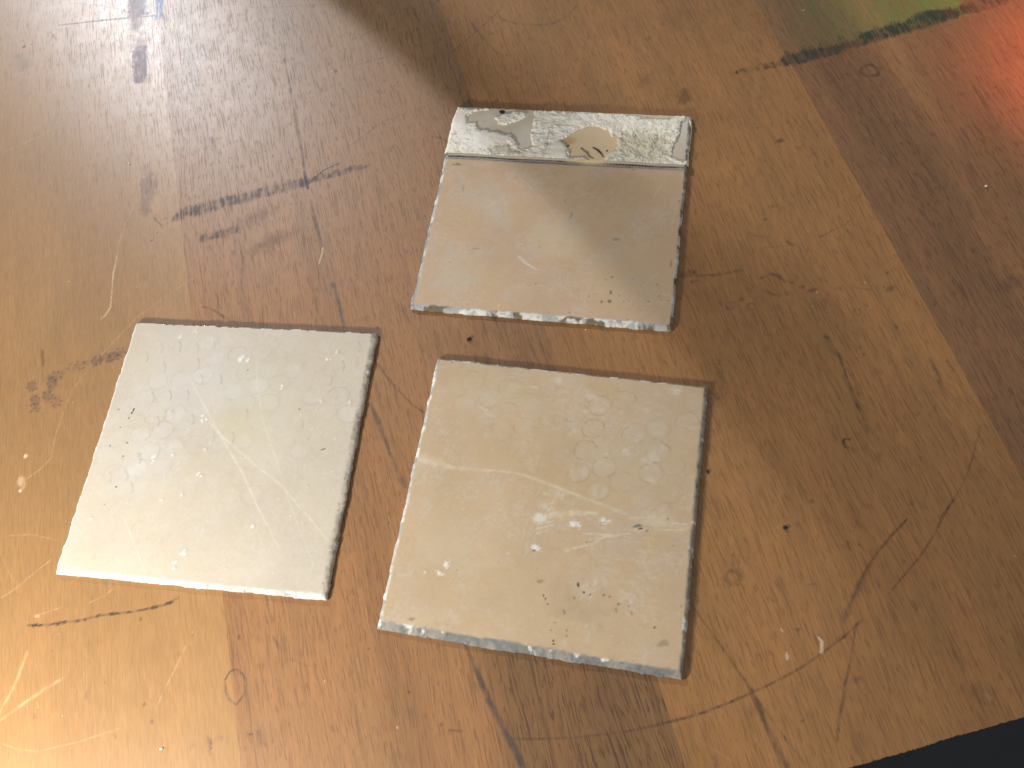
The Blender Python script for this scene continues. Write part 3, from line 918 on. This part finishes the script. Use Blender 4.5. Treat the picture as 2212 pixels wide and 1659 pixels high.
# gaps between prints show darker glaze
ga = np.random.default_rng(8)
for k, (x, y_) in enumerate([(640, 190), (555, 240), (655, 300), (745, 180), (845, 190), (850, 280), (690, 460), (590, 470), (790, 460), (705, 570), (620, 610), (820, 600), (940, 180), (870, 370), (980, 370),
                             (1130, 570), (1050, 700), (1640, 460), (1610, 370), (1770, 180), (1680, 290), (440, 920), (470, 990), (345, 930), (1480, 690), (1445, 620), (515, 820), (940, 690)]):
    A.p.stroke(A.S('A', (x - 6, y_ - 26), (x + 4, y_), (x - 4, y_ + 26)), (1.0, .6, 1.0), lin(170, 165, 154), .5, .5, seed=30 + k)
for k, (pts, w, o) in enumerate([([(790, 350), (900, 560), (985, 715), (1095, 900), (1190, 1110), (1330, 1380)], (.6, .9, 1.3, 1.0, .5), .8),
                                 ([(860, 560), (985, 700), (1160, 850), (1320, 975), (1400, 1070), (1600, 1310)], (.5, 1.0, .8, .7, .4), .75),
                                 ([(1185, 200), (1180, 400), (1220, 620), (1300, 850), (1340, 1000), (1430, 1240), (1530, 1500)], (.5, .6, .7, .6, .5), .6),
                                 ([(412, 1150), (470, 1290), (520, 1420), (550, 1495)], .5, .75),
                                 ([(1400, 1020), (1500, 1180), (1610, 1315)], .4, .45), ([(1560, 920), (1690, 865)], .4, .5), ([(1490, 800), (1560, 870)], .4, .4), ([(560, 120), (640, 180)], .4, .4)]):
    A.p.stroke(A.S('A', *pts), w, lin(228, 222, 202), o * .36, .5, seed=60 + k, taper=.05)
for k, (x, y_, r) in enumerate([(1110, 250, 2.6), (1125, 265, 1.6), (595, 815, 1.7), (590, 835, 1.3), (830, 95, 1.1), (740, 125, 1.2), (1590, 255, 1.4), (1640, 215, .8), (750, 1365, 2.0), (765, 1360, 1.2), (705, 1415, 1.3),
                                (712, 1448, .6), (700, 800, .9), (755, 1030, .9), (885, 770, .7), (1160, 1215, 1.1), (1715, 500, .9), (1550, 495, 1.0), (640, 1060, .8), (850, 920, 1.6), (870, 600, 2.0), (230, 1170, .8), (1325, 410, 1.5)]):
    c = A.L('A', x, y_)
    for q in range(4):
        dx, dy = ga.normal(0, r * .35, 2)
        A.p.blob((c[0] + dx, c[1] + dy), r * .34, r * .22, lin(240, 240, 238), .7, 1.1, .4, 40 * q, 90 + k * 5 + q)
        w = A.p.window(c[0] + dx - 1.5, c[0] + dx + 1.5, c[1] + dy - 1.5, c[1] + dy + 1.5)
        if w:
            A.bump[w] += .07 * np.exp(-((A.U[w] - c[0] - dx) ** 2 + (A.Vv[w] - c[1] - dy) ** 2) / .35)
for k, (x, y_, rx, ry) in enumerate([(475, 545, .45, .8), (466, 562, .4, .6), (449, 590, .35, .6), (390, 540, .35, .35), (400, 645, .35, .35), (340, 750, .45, .45), (438, 732, .35, .35), (415, 810, .3, .3), (375, 985, .4, .35), (308, 1085, .3, .3), (1130, 315, .35, .3), (1425, 540, .3, .4)]):
    A.p.blob(A.L('A', x, y_), rx, ry, lin(58, 62, 60), .95, .6, .4, 0, 300 + k)
A.p.stroke(A.S('A', (1550, 773), (1572, 767)), .5, lin(50, 50, 48), .95, .1, seed=320)
A.specks(170, 41, lin(232, 230, 220), .5, .15, .4, lambda x, y: .45 + .55 * (y > -15), .10)
A.build('ceramic_tile', 'pale cream tile at left, its near corner washed out by the light', lin(198, 187, 168), ((lin(226, 226, 222), lin(206, 206, 200), .1), (lin(196, 186, 170), lin(176, 166, 150), -.2), (lin(222, 222, 216), lin(190, 192, 186), .06), (lin(150, 146, 138), lin(120, 116, 108), -.02)), dict(dirt=.8, side=(.2, 1.0, .5, .4)))  # left and near rim tones whitened: their lit look is painted in

# ---- tan tile, front centre
B = Tile((0.4, -51.1), -24.7, 106.7, (1.4, 1.5, 2.6, 1.0), 23)
regB = lambda x, y: min(1, 1.1 * g2(x, y, 38, 36, 20) + .8 * g2(x, y, 5, 36, 20) + .5 * g2(x, y, -30, 40, 18) + .9 * g2(x, y, 20, 8, 16) + .2 * g2(x, y, 0, -5, 40))
B.p.blob((-30, 38), 22, 12, lin(200, 184, 156), .4, .8, 1., seed=2)
B.p.blob((25, 18), 26, 20, lin(198, 184, 154), .35, .9, 1., seed=3)
B.p.blob((-34, -22), 16, 12, lin(196, 182, 158), .4, .9, 1., seed=4)
B.p.blob((10, 10), 40, 8, lin(190, 162, 118), .3, .9, 1., -8, seed=5)
B.honeycomb((20, 26), 9.8, 24, regB, lin(206, 198, 184), lin(164, 142, 110), .42, .55, 31)
SM = lin(214, 200, 172)
B.p.stroke(B.S('B', (165, 530), (260, 560), (400, 590), (520, 597), (640, 605), (740, 622), (830, 655), (930, 692), (1040, 735), (1150, 775), (1270, 825)), (2.2, 2.0, 1.6, .9, 1.0, 1.3, 1.5, 1.4, 1.4), SM, .42, .5, seed=6)
B.p.blob(B.L('B', 240, 545), 9, 2.6, SM, .32, .9, .7, -6, 7)
B.p.stroke(B.S('B', (810, 850), (900, 832), (1000, 825), (1130, 822)), (3.4, 2.4, 2.4, 1.2), SM, .5, .6, seed=8)
B.p.blob(B.L('B', 830, 850), 2.8, 2.0, lin(218, 212, 200), .8, .7, .5, 10, 9)
for k, (a_, b_) in enumerate([((815, 905), (900, 885)), ((815, 930), (870, 912)), ((820, 880), (980, 850)), ((850, 720), (910, 735)), ((840, 790), (900, 770)), ((1060, 930), (1240, 940)), ((970, 1015), (1080, 990)), ((1090, 960), (1300, 930)), ((1180, 940), (1100, 990)), ((1300, 850), (1480, 840)), ((1350, 880), (1610, 900)), ((1440, 870), (1620, 885)), ((1330, 910), (1600, 912)), ((985, 870), (1040, 890)), ((930, 720), (900, 760))]):
    B.p.stroke(B.S('B', a_, b_), .9, lin(214, 202, 178), .38, .7, seed=10 + k)
B.p.blob(B.L('B', 1440, 865), 7, 2.6, lin(206, 192, 162), .6, .8, .8, -2, 30)
for k, (x, y_, rx, ry, o) in enumerate([(925, 720, 2.4, 1.8, .7), (870, 795, 3.0, 1.2, .7), (1012, 882, 2.2, 1.4, .9), (1168, 862, 1.8, 1.1, .9), (812, 1005, 1.7, 1.0, .95), (345, 1088, 1.0, 1.6, .95), (308, 1138, 1.5, .7, .95), (232, 1132, .5, .6, .9), (930, 130, 1.2, 1.2, .7), (800, 165, 2.0, .6, .5),
                                        (1540, 185, 2.4, 1.6, .7), (1100, 215, 2.6, 1.8, .7), (1285, 505, 1.6, 1.4, .6), (1390, 545, 2.0, 1.6, .5), (1180, 515, 1.2, .8, .6), (1075, 290, 1.4, 1.0, .6), (555, 290, 4.0, 2.2, .5), (1120, 1185, 1.0, 1.0, .7), (1070, 1225, 3.2, 2.2, .4), (1285, 1260, 3.2, 2.0, .45), (970, 1018, 1.2, .8, .5), (665, 1033, .5, .5, .8), (1410, 655, 2, 1.4, .5), (1020, 390, 2, 1.2, .4), (1390, 285, 1.2, 1, .4)]):
    B.p.blob(B.L('B', x, y_), rx, ry, lin(222, 218, 212), o if o > .85 else o * .42, 1.6, .6, -10, 40 + k)
    if o > .85:
        c = B.L('B', x, y_)
        w = B.p.window(c[0] - 2, c[0] + 2, c[1] - 2, c[1] + 2)
        B.bump[w] += .10 * np.exp(-((B.U[w] - c[0]) ** 2 + (B.Vv[w] - c[1]) ** 2) / .7)
DK = lin(58, 54, 46)
for k, (x, y_, rx, ry, o) in enumerate([(1030, 1197, .55, .9, .95), (1060, 1238, .4, .5, .9), (1093, 1250, .4, .4, .9), (1010, 1265, .4, .6, .5), (850, 1255, .35, .6, .8), (870, 1300, .4, .4, .6), (860, 1270, .5, .6, .6), (1240, 1300, .6, .5, .6), (1165, 1250, .6, .5, .5), (1195, 1260, .6, .4, .5), (1230, 1330, .4, .8, .4),
                                        (958, 1340, .4, 1.2, .5), (900, 1490, .4, .6, .8), (903, 1508, .5, .3, .8), (1310, 1345, .4, .9, .4), (1295, 1310, .4, .5, .5), (830, 1180, 1.4, .8, .35), (1430, 1420, .6, .5, .7), (1478, 1505, 2.2, 1.2, .35), (160, 1378, 1.2, .7, .4), (1075, 975, .35, .35, .8), (1500, 853, .4, .3, .8), (800, 1018, .6, .35, .8),
                                        (970, 1435, .3, .6, .5), (970, 1465, .5, .3, .6), (890, 1435, .5, .3, .5), (910, 1395, .6, .4, .3), (1340, 890, 1.8, .6, .8), (1355, 905, 1.0, .4, .8), (1390, 915, .8, .6, .4), (370, 38, .5, .4, .6), (1570, 1310, .3, .3, .6), (1410, 1638, .6, .5, .8)]):
    B.p.blob(B.L('B', x, y_), rx, ry, DK, o, .7, .4, 20, 90 + k)
B.p.stroke(B.S('B', (1318, 895), (1345, 888), (1365, 890)), (.6, 1.4, .6), lin(130, 136, 126), .8, .3, seed=140)
B.p.blob(B.L('B', 1020, 1330), 12, 7, lin(150, 134, 108), .25, .9, .9, 0, 141)
B.specks(100, 51, lin(220, 208, 186), .4, .15, .45, None, .05)
B.specks(50, 52, lin(110, 96, 74), .5, .15, .4)
B.build('ceramic_tile', 'tan tile nearest the camera with white smears and dark specks', lin(193, 169, 136), ((lin(160, 162, 156), lin(186, 184, 176), 0), (lin(156, 146, 130), lin(170, 156, 134), -.02), (lin(126, 126, 124), lin(148, 144, 136), -.2), (lin(140, 126, 102), lin(164, 156, 142), -.02)), dict(dirt=.95, side=(.25, .9, 1., .4)))

# ---- tan tile with the plaster strip, back
C = Tile((39.0, 72.8), -24.0, 107.4, (1.3, 1.2, 1.9, 1.0), 37)
Lz = C.loc(cp('s', 110, 458, 2.3))
Rz = C.loc(cp('s', 2025, 556, 2.3))
vline = lambda u: Lz[1] + (u - Lz[0]) / (Rz[0] - Lz[0]) * (Rz[1] - Lz[1])
C.p.blob((-30, 2), 10, 16, lin(196, 186, 172), .45, .9, .9, 20, 2)
C.p.blob((4, -12), 18, 12, lin(200, 184, 152), .5, .9, .9, 10, 3)
C.p.blob((-36, -36), 14, 12, lin(196, 184, 164), .45, .9, .9, 0, 4)
C.p.blob((30, -30), 20, 16, lin(192, 172, 140), .4, .9, .9, 0, 5)
C.p.blob((30, 10), 18, 10, lin(186, 160, 120), .4, .9, .9, 0, 6)
LV = lin(186, 178, 172)
for k, (c, x, y_, rx, ry, o, a_) in enumerate([('b', 800, 1160, 2.2, 7, .45, 10), ('b', 850, 1230, 2.4, 4, .5, 0), ('b', 780, 1100, 2.2, 3, .35, 0), ('b', 1665, 1085, 2.2, 2.8, .5, 0), ('b', 1500, 1370, 1.2, 6, .45, 5), ('b', 1775, 1480, 3.4, 2.4, .55, 10), ('b', 1880, 1370, 4, 5, .3, 0), ('b', 750, 1550, 3, 5, .5, 0),
                                               ('b', 650, 1540, 1.5, 3, .6, 0), ('b', 1010, 1580, .5, 2, .8, 0), ('b', 1250, 1570, 4, 3, .4, 0), ('e', 670, 200, 3, 3, .4, 0), ('e', 1850, 160, 2.4, 1.6, .5, 0), ('e', 1080, 260, 2.6, 2.2, .3, 0), ('e', 1560, 340, 4, 2, .35, 0), ('e', 1800, 370, 1.2, .6, .7, 0), ('e', 615, 190, .5, 1, .9, 0),
                                               ('e', 690, 320, 5, 1.6, .6, -10), ('e', 940, 350, 5, 1.6, .6, -10), ('e', 1690, 410, 8, 1.3, .5, -8), ('e', 2000, 440, 4, 1.2, .5, -8), ('b', 1430, 1420, 10, 7, .2, 0)]):
    C.p.blob(C.L(c, x, y_), rx, ry, LV, o * .7, 1.3, .8, a_, 10 + k)
C.p.stroke(C.S('b', (1180, 1600), (1220, 1640), (1290, 1680)), (1.6, 1.2, .5), lin(216, 208, 192), .8, .4, seed=40)
for k, (c, pts) in enumerate([('b', [(2010, 1230), (2060, 1150)]), ('b', [(960, 1300), (1080, 1230)]), ('b', [(2120, 1420), (2170, 1230)]), ('e', [(1500, 330), (1590, 360)]), ('b', [(1180, 1100), (1330, 1250), (1420, 1380)])]):
    C.p.stroke(C.S(c, *pts), .5, lin(214, 200, 172), .35, .5, seed=45 + k)
for k, (c, x, y_, rx, ry, o) in enumerate([('e', 1745, 240, .6, 1.3, .75), ('e', 1740, 295, .9, 1.0, .8), ('e', 1690, 298, .7, .7, .75), ('e', 1755, 146, .6, .5, .7), ('e', 1715, 160, .4, .4, .6), ('e', 1280, 184, .4, .4, .95), ('e', 1608, 262, .3, .6, .6), ('e', 1800, 262, .4, .4, .5), ('e', 1825, 295, .3, .4, .7), ('e', 1860, 295, .3, .4, .7),
                                           ('e', 1880, 318, .3, .3, .5), ('e', 1980, 295, .5, .5, .6), ('e', 2035, 190, .6, .4, .5), ('e', 2045, 260, .6, .5, .5), ('e', 1950, 180, .3, .6, .4), ('e', 2105, 290, .3, .4, .7), ('e', 1850, 410, .5, .5, .6), ('e', 1490, 365, .4, .4, .6), ('e', 1360, 365, .4, .3, .5), ('e', 1970, 350, .3, .3, .6), ('e', 745, 52, .4, .4, .8),
                                           ('b', 795, 1022, 1.6, .8, .7), ('b', 770, 1025, .8, .6, .5), ('b', 830, 1170, .6, 2, .3), ('b', 1460, 1250, .3, .9, .4), ('b', 1500, 1340, .4, 2.4, .5), ('b', 1885, 1056, 1.2, .4, .4), ('b', 905, 1548, 2, .6, .3), ('b', 1780, 1490, 1.6, 1.0, .4), ('b', 2170, 1250, .6, .8, .5), ('e', 2120, 60, .4, 2, .5), ('b', 1300, 1540, .4, .4, .5)]):
    C.p.blob(C.L(c, x, y_), rx, ry, lin(104, 92, 76), o, .7, .5, 0, 60 + k)
# groove below the strip
gl = [(u, vline(u) - .9) for u in np.linspace(-54, 54, 30)]
C.p.stroke(gl, 2.6, lin(148, 146, 142), .9, .35, seed=110, soft=.3)
C.p.stroke([(u, vline(u) - .35 - .25 * math.sin(u * .2)) for u in np.linspace(-54, 54, 30)], .7, lin(70, 68, 66), .9, .35, seed=111)
C.p.stroke([(u, vline(u) - 1.9 - .2 * math.sin(u * .3)) for u in np.linspace(-30, 30, 20)], .5, lin(96, 94, 90), .6, .6, seed=112)
for k, u in enumerate(np.linspace(18, 36, 14)):
    C.p.blob((u, vline(u) - .4), .6, .5, lin(40, 40, 40), .9, .8, .4, 0, 113 + k)
w = C.Vv > vline(C.U) - 2.0
C.bump -= .35 * sst(2.0, .2, np.abs(C.Vv - vline(C.U) + .7))
# bare glaze under the strip and its colours
ST = C.Vv > vline(C.U)
colS = lin(206, 194, 174)
al = ST * .9
C.p.over((slice(None), slice(None)), colS, al)
hA = C.L('s', 560, 210)
C.p.blob(C.L('s', 480, 190), 9, 5, lin(220, 210, 192), .9, .6, .8, -8, 130)
C.p.blob(C.L('s', 720, 330), 6, 9, lin(222, 212, 196), .9, .6, .8, 0, 131)
C.p.blob(C.L('s', 1270, 370), 18, 13, lin(222, 198, 160), 1., .1, .3, 0, 132)
C.p.blob(C.L('s', 1080, 350), 4, 3, lin(186, 150, 104), .7, .6, .8, 0, 133)
C.p.blob(C.L('s', 1990, 440), 4, 9, lin(196, 186, 170), .9, .4, .8, 0, 134)
C.p.blob(C.L('s', 2010, 240), 4, 9, lin(206, 202, 194), .9, .4, .8, 0, 135)
C.p.blob(C.L('s', 558, 122), 1.7, 1.25, lin(24, 22, 20), 1., .5, .2, -5, 136)
C.p.stroke(C.S('s', (1188, 410), (1210, 430), (1232, 442), (1245, 468), (1278, 490)), (1.0, 1.4, 1.5, 1.3, .7), lin(48, 40, 34), .95, .3, seed=137)
C.p.stroke(C.S('s', (1280, 405), (1318, 425), (1345, 455), (1360, 480)), (.9, 1.3, 1.0, .5), lin(42, 34, 28), .95, .3, seed=138)
C.p.blob(C.L('s', 1388, 430), .6, .6, lin(60, 48, 38), .9, .5, .4, 0, 139)
C.p.blob(C.L('s', 1077, 392), .8, .7, lin(60, 44, 32), .9, .8, .4, 0, 140)
C.specks(90, 61, lin(226, 218, 200), .5, .15, .4)
C.specks(60, 62, lin(120, 104, 80), .5, .15, .45, lambda x, y: .3 + .7 * (x > 5 and y < -20))
oc = C.build('ceramic_tile', 'tan tile at the back with a crusty white plaster strip along its top', lin(196, 168, 135), ((lin(150, 154, 156), lin(178, 182, 182), .02), (lin(176, 166, 146), lin(120, 110, 94), .02), (lin(170, 174, 174), lin(118, 108, 90), .08), (lin(214, 206, 190), lin(196, 180, 150), .1)), dict(dirt=.9, side=(.7, .4, 1., .2)))


def sdf(poly, X, Y):
    P = np.array(poly)
    d = np.full(X.shape, 1e9)
    ins = np.zeros(X.shape, bool)
    for k in range(len(P)):
        a, b = P[k], P[(k + 1) % len(P)]
        e = b - a
        t = np.clip(((X - a[0]) * e[0] + (Y - a[1]) * e[1]) / (e @ e), 0, 1)
        d = np.minimum(d, np.hypot(X - a[0] - t * e[0], Y - a[1] - t * e[1]))
        c = (a[1] > Y) != (b[1] > Y)
        with np.errstate(divide='ignore', invalid='ignore'):
            xx = a[0] + (Y - a[1]) * e[0] / (e[1] if abs(e[1]) > 1e-9 else 1e-9)
        ins ^= c & (X < xx)
    return np.where(ins, -d, d)


def crust():
    u = np.linspace(-54.3, 54.3, 490)
    v = np.linspace(26, 54.4, 128)
    U, V = np.meshgrid(u, v)
    wob = (fbm(U * .7, V * .7, 5, 4) - .5) * 1.5 + (fbm(U * 2.2, V * 2.2, 6, 2) - .5) * .8
    sc = lambda *pts: C.S('s', *pts, z=2.7)
    out = sdf(sc((205, 80), (330, 100), (430, 82), (470, 100), (600, 112), (770, 118), (820, 105), (1000, 112), (1250, 122), (1430, 135), (1480, 128), (1560, 148), (1660, 150), (1670, 165), (1880, 178), (1930, 148), (2020, 155), (2064, 190), (2062, 250), (2040, 380), (2030, 480), (2055, 574), (1800, 562), (1400, 538), (1050, 520), (700, 498), (70, 470), (100, 390), (130, 260), (150, 160), (185, 120)), U, V)
    mk = -(out + wob * .6)
    h1 = sdf(sc((295, 150), (330, 118), (470, 100), (560, 95), (810, 112), (802, 200), (780, 290), (790, 385), (750, 412), (690, 395), (660, 350), (628, 310), (650, 290), (580, 292), (480, 268), (390, 262), (350, 235), (355, 200), (300, 205)), U, V)
    isl = sdf(sc((490, 165), (560, 140), (640, 112), (775, 122), (765, 150), (700, 182), (640, 205), (575, 226), (530, 215), (520, 190)), U, V)
    h1 = np.maximum(h1 + wob * .5, -(isl + wob * .7))
    h2 = sdf(sc((1012, 345), (1090, 305), (1105, 290), (1170, 255), (1240, 236), (1320, 235), (1390, 265), (1425, 312), (1472, 320), (1465, 375), (1440, 430), (1390, 445), (1362, 512), (1270, 512), (1215, 488), (1190, 470), (1150, 478), (1095, 467), (1085, 405)), U, V) + wob * .35
    h3 = sdf(sc((1978, 200), (1968, 290), (1908, 410), (1908, 462), (1945, 505), (1990, 512), (2026, 500), (2044, 380), (2060, 240), (2030, 170)), U, V) + wob * .2
    mk = np.minimum(np.minimum(mk, h1), np.minimum(h2, h3))
    m = np.clip((mk + .05) / (.35 + 1.5 * sst(.45, .7, fbm(U * .4, V * .4, 7, 3))), 0, 1)
    # eroded, yellower plaster right of the bare patch
    er = sst(3.5, -3.0, sdf(sc((1460, 300), (1700, 290), (1890, 330), (1900, 480), (1700, 500), (1450, 470)), U, V) + wob * 3) + sst(2.5, -2, sdf(sc((440, 410), (560, 360), (640, 380), (700, 430), (640, 460), (450, 440)), U, V) + wob * 2)
    er = np.clip(er, 0, 1)
    flat = sst(2, -1, sdf(sc((360, 290), (640, 300), (620, 340), (560, 360), (420, 400), (350, 380)), U, V) + wob) + sst(2, -1, sdf(sc((960, 360), (1030, 370), (1090, 470), (930, 480)), U, V)) + sst(2, -2, sdf(sc((210, 110), (285, 130), (270, 250), (160, 280), (170, 160)), U, V))
    flat = np.clip(flat, 0, 1)
    n = fbm(U * .38, V * .55, 9, 5)
    n2 = fbm(U * 1.4, V * 1.8, 12, 3)
    ter = np.floor(fbm(U * .35, V * .5, 14, 4) * 6) / 6
    h = .8 + (n - .5) * .95 * (1 - .8 * flat) + (n2 - .5) * .22 * (1 - .9 * flat) - er * .45 + er * (ter - .5) * 1.6 + .2 * flat
    h = np.maximum(h, .12)
    lip = np.exp(-np.clip(mk, 0, 9) / .7)
    Z = H1 - .12 - .12 * (1 - m) + m * (h * (1 - .35 * lip) + .12)
    edge = np.minimum(54 - np.abs(U), 54 - V)
    Z -= sst(1.2, -.3, edge) * 1.2
    # keep inside the tile outline, vertex colours
    col = lin(240, 235, 222) * np.ones(U.shape + (1,))
    y1 = sst(.42, .65, fbm(U * .12, V * .2, 18, 4))[..., None]
    col = col * (1 - .5 * y1) + lin(226, 216, 194) * .5 * y1
    col = col * (1 - er[..., None] * .6) + lin(188, 178, 148) * er[..., None] * .6
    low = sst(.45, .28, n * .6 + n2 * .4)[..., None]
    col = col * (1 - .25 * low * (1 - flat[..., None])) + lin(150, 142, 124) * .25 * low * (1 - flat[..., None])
    dsp = sst(.70, .76, fbm(U * .9, V * 1.1, 25, 3))[..., None] * (1 - flat[..., None])
    col = col * (1 - .4 * dsp) + lin(96, 88, 74) * .4 * dsp
    gs = sst(3, 0, np.abs(U - C.L('s', 930, 330)[0]))[..., None] * sst(.45, .6, fbm(U * 1.2, V * .25, 28, 3))[..., None] * sst(26, 34, V)[..., None] * sst(47, 42, V)[..., None]
    col = col * (1 - .6 * gs) + lin(150, 150, 148) * .6 * gs
    rim = sst(.6, .0, mk)[..., None]
    col = col * (1 - .25 * rim) + lin(200, 184, 150) * .25 * rim
    F = quads(*U.shape)
    keep = (mk.ravel()[F] > -.12).any(1)
    F = F[keep]
    uq, inv = np.unique(F, return_inverse=True)
    VV = np.stack([U, V, Z], -1).reshape(-1, 3)[uq]
    hue = np.concatenate([col, np.zeros(U.shape + (1,))], -1).reshape(-1, 4)[uq]
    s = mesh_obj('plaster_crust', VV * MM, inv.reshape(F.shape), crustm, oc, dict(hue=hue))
    s['label'] = 'rough white plaster left along the top edge, with bare tan patches'


crust()

# ------------------------------------------------------------------ crumbs and lint
mblack = plain('burnt_crumb', (.012, .009, .007), .8, .4, 900.)
mwhite = plain('plaster_crumb', (.72, .66, .58), .9, .15, 900.)


def crumb(name, label, xy, size, mat, seed, flat=.6, z0=0.):
    n, mm_ = 14, 8
    V = []
    for j in range(mm_ + 1):
        th = math.pi * j / mm_
        for i in range(n):
            ph = 2 * math.pi * i / n
            V.append((math.sin(th) * math.cos(ph), math.sin(th) * math.sin(ph), math.cos(th)))
    V = np.array(V)
    k = .6 + .9 * fbm(V[:, 0] * 1.4 + seed * 3.1 + 9, V[:, 1] * 1.4 + V[:, 2] * 1.1 + 9, seed, 3)
    V = V * k[:, None]
    V[:, 0] *= size[0]
    V[:, 1] *= size[1]
    V[:, 2] *= min(size) * flat
    V[:, 2] -= V[:, 2].min()
    F = [[j * n + i, (j + 1) * n + i, (j + 1) * n + (i + 1) % n, j * n + (i + 1) % n] for j in range(mm_) for i in range(n)]
    o = mesh_obj(name, V * MM, F, mat, smooth=False)
    o.location = (xy[0] * MM, xy[1] * MM, z0 * MM)
    tag(o, label, 'crumb', 'crumbs on the table')


crumb('crumb', 'tiny black crumb on the wood between the left and back tiles', cp('e', 865, 533), (.95, .8), mblack, 1)
crumb('crumb', 'round black crumb alone on the wood right of the front tile', cp('i', 725, 165), (.75, .7), mblack, 2)
crumb('crumb', 'small black crumb close against the front tile right side', cp('f', 245, 1355), (.4, .6), mblack, 3)
crumb('crumb', 'white crumb on the dark board near the right edge', cp('c', 1975, 1160), (.6, .5), mwhite, 4)
crumb('crumb', 'white crumb on the bare wood at bottom left', cp('g', 1005, 1540), (.6, .4), mwhite, 5)
crumb('crumb', 'pale crumb on the honey coloured board at upper left', cp('a', 807, 1017), (.5, .35), mwhite, 6)
crumb('crumb', 'tiny white crumb just in front of the back tile', cp('e', 1590, 472), (.3, .25), mwhite, 7)

lm = plain('grey_lint', (.32, .26, .20), .9, .2, 500.)
rng = np.random.default_rng(12)
LV_, LF_ = [], []
c0 = np.array(cp('f', 285, 905))
for k in range(16):
    n = 22
    a0 = rng.uniform(0, 6.28)
    P = [np.array([c0[0] + rng.normal(0, 1.4), c0[1] + rng.normal(0, 1.6), rng.uniform(.1, .9)])]
    curv = rng.normal(0, .35)
    for q in range(n):
        a0 += curv + rng.normal(0, .25)
        P.append(P[-1] + np.array([math.cos(a0), math.sin(a0), 0]) * .33)
        P[-1][2] = np.clip(P[-1][2] + rng.normal(0, .08), .06, 1.4)
    P = np.array(P)
    b0 = len(LV_)
    for q in P:
        for s_ in range(3):
            an = 2.094 * s_
            LV_.append(q + .032 * np.array([math.cos(an), math.sin(an) * .6, math.sin(an)]))
    for q in range(n):
        for s_ in range(3):
            LF_.append([b0 + q * 3 + s_, b0 + q * 3 + (s_ + 1) % 3, b0 + q * 3 + 3 + (s_ + 1) % 3, b0 + q * 3 + 3 + s_])
lint = mesh_obj('lint_tuft', np.array(LV_) * MM, LF_, lm)
tag(lint, 'wispy grey tuft of lint by the front tile upper right corner', 'lint')
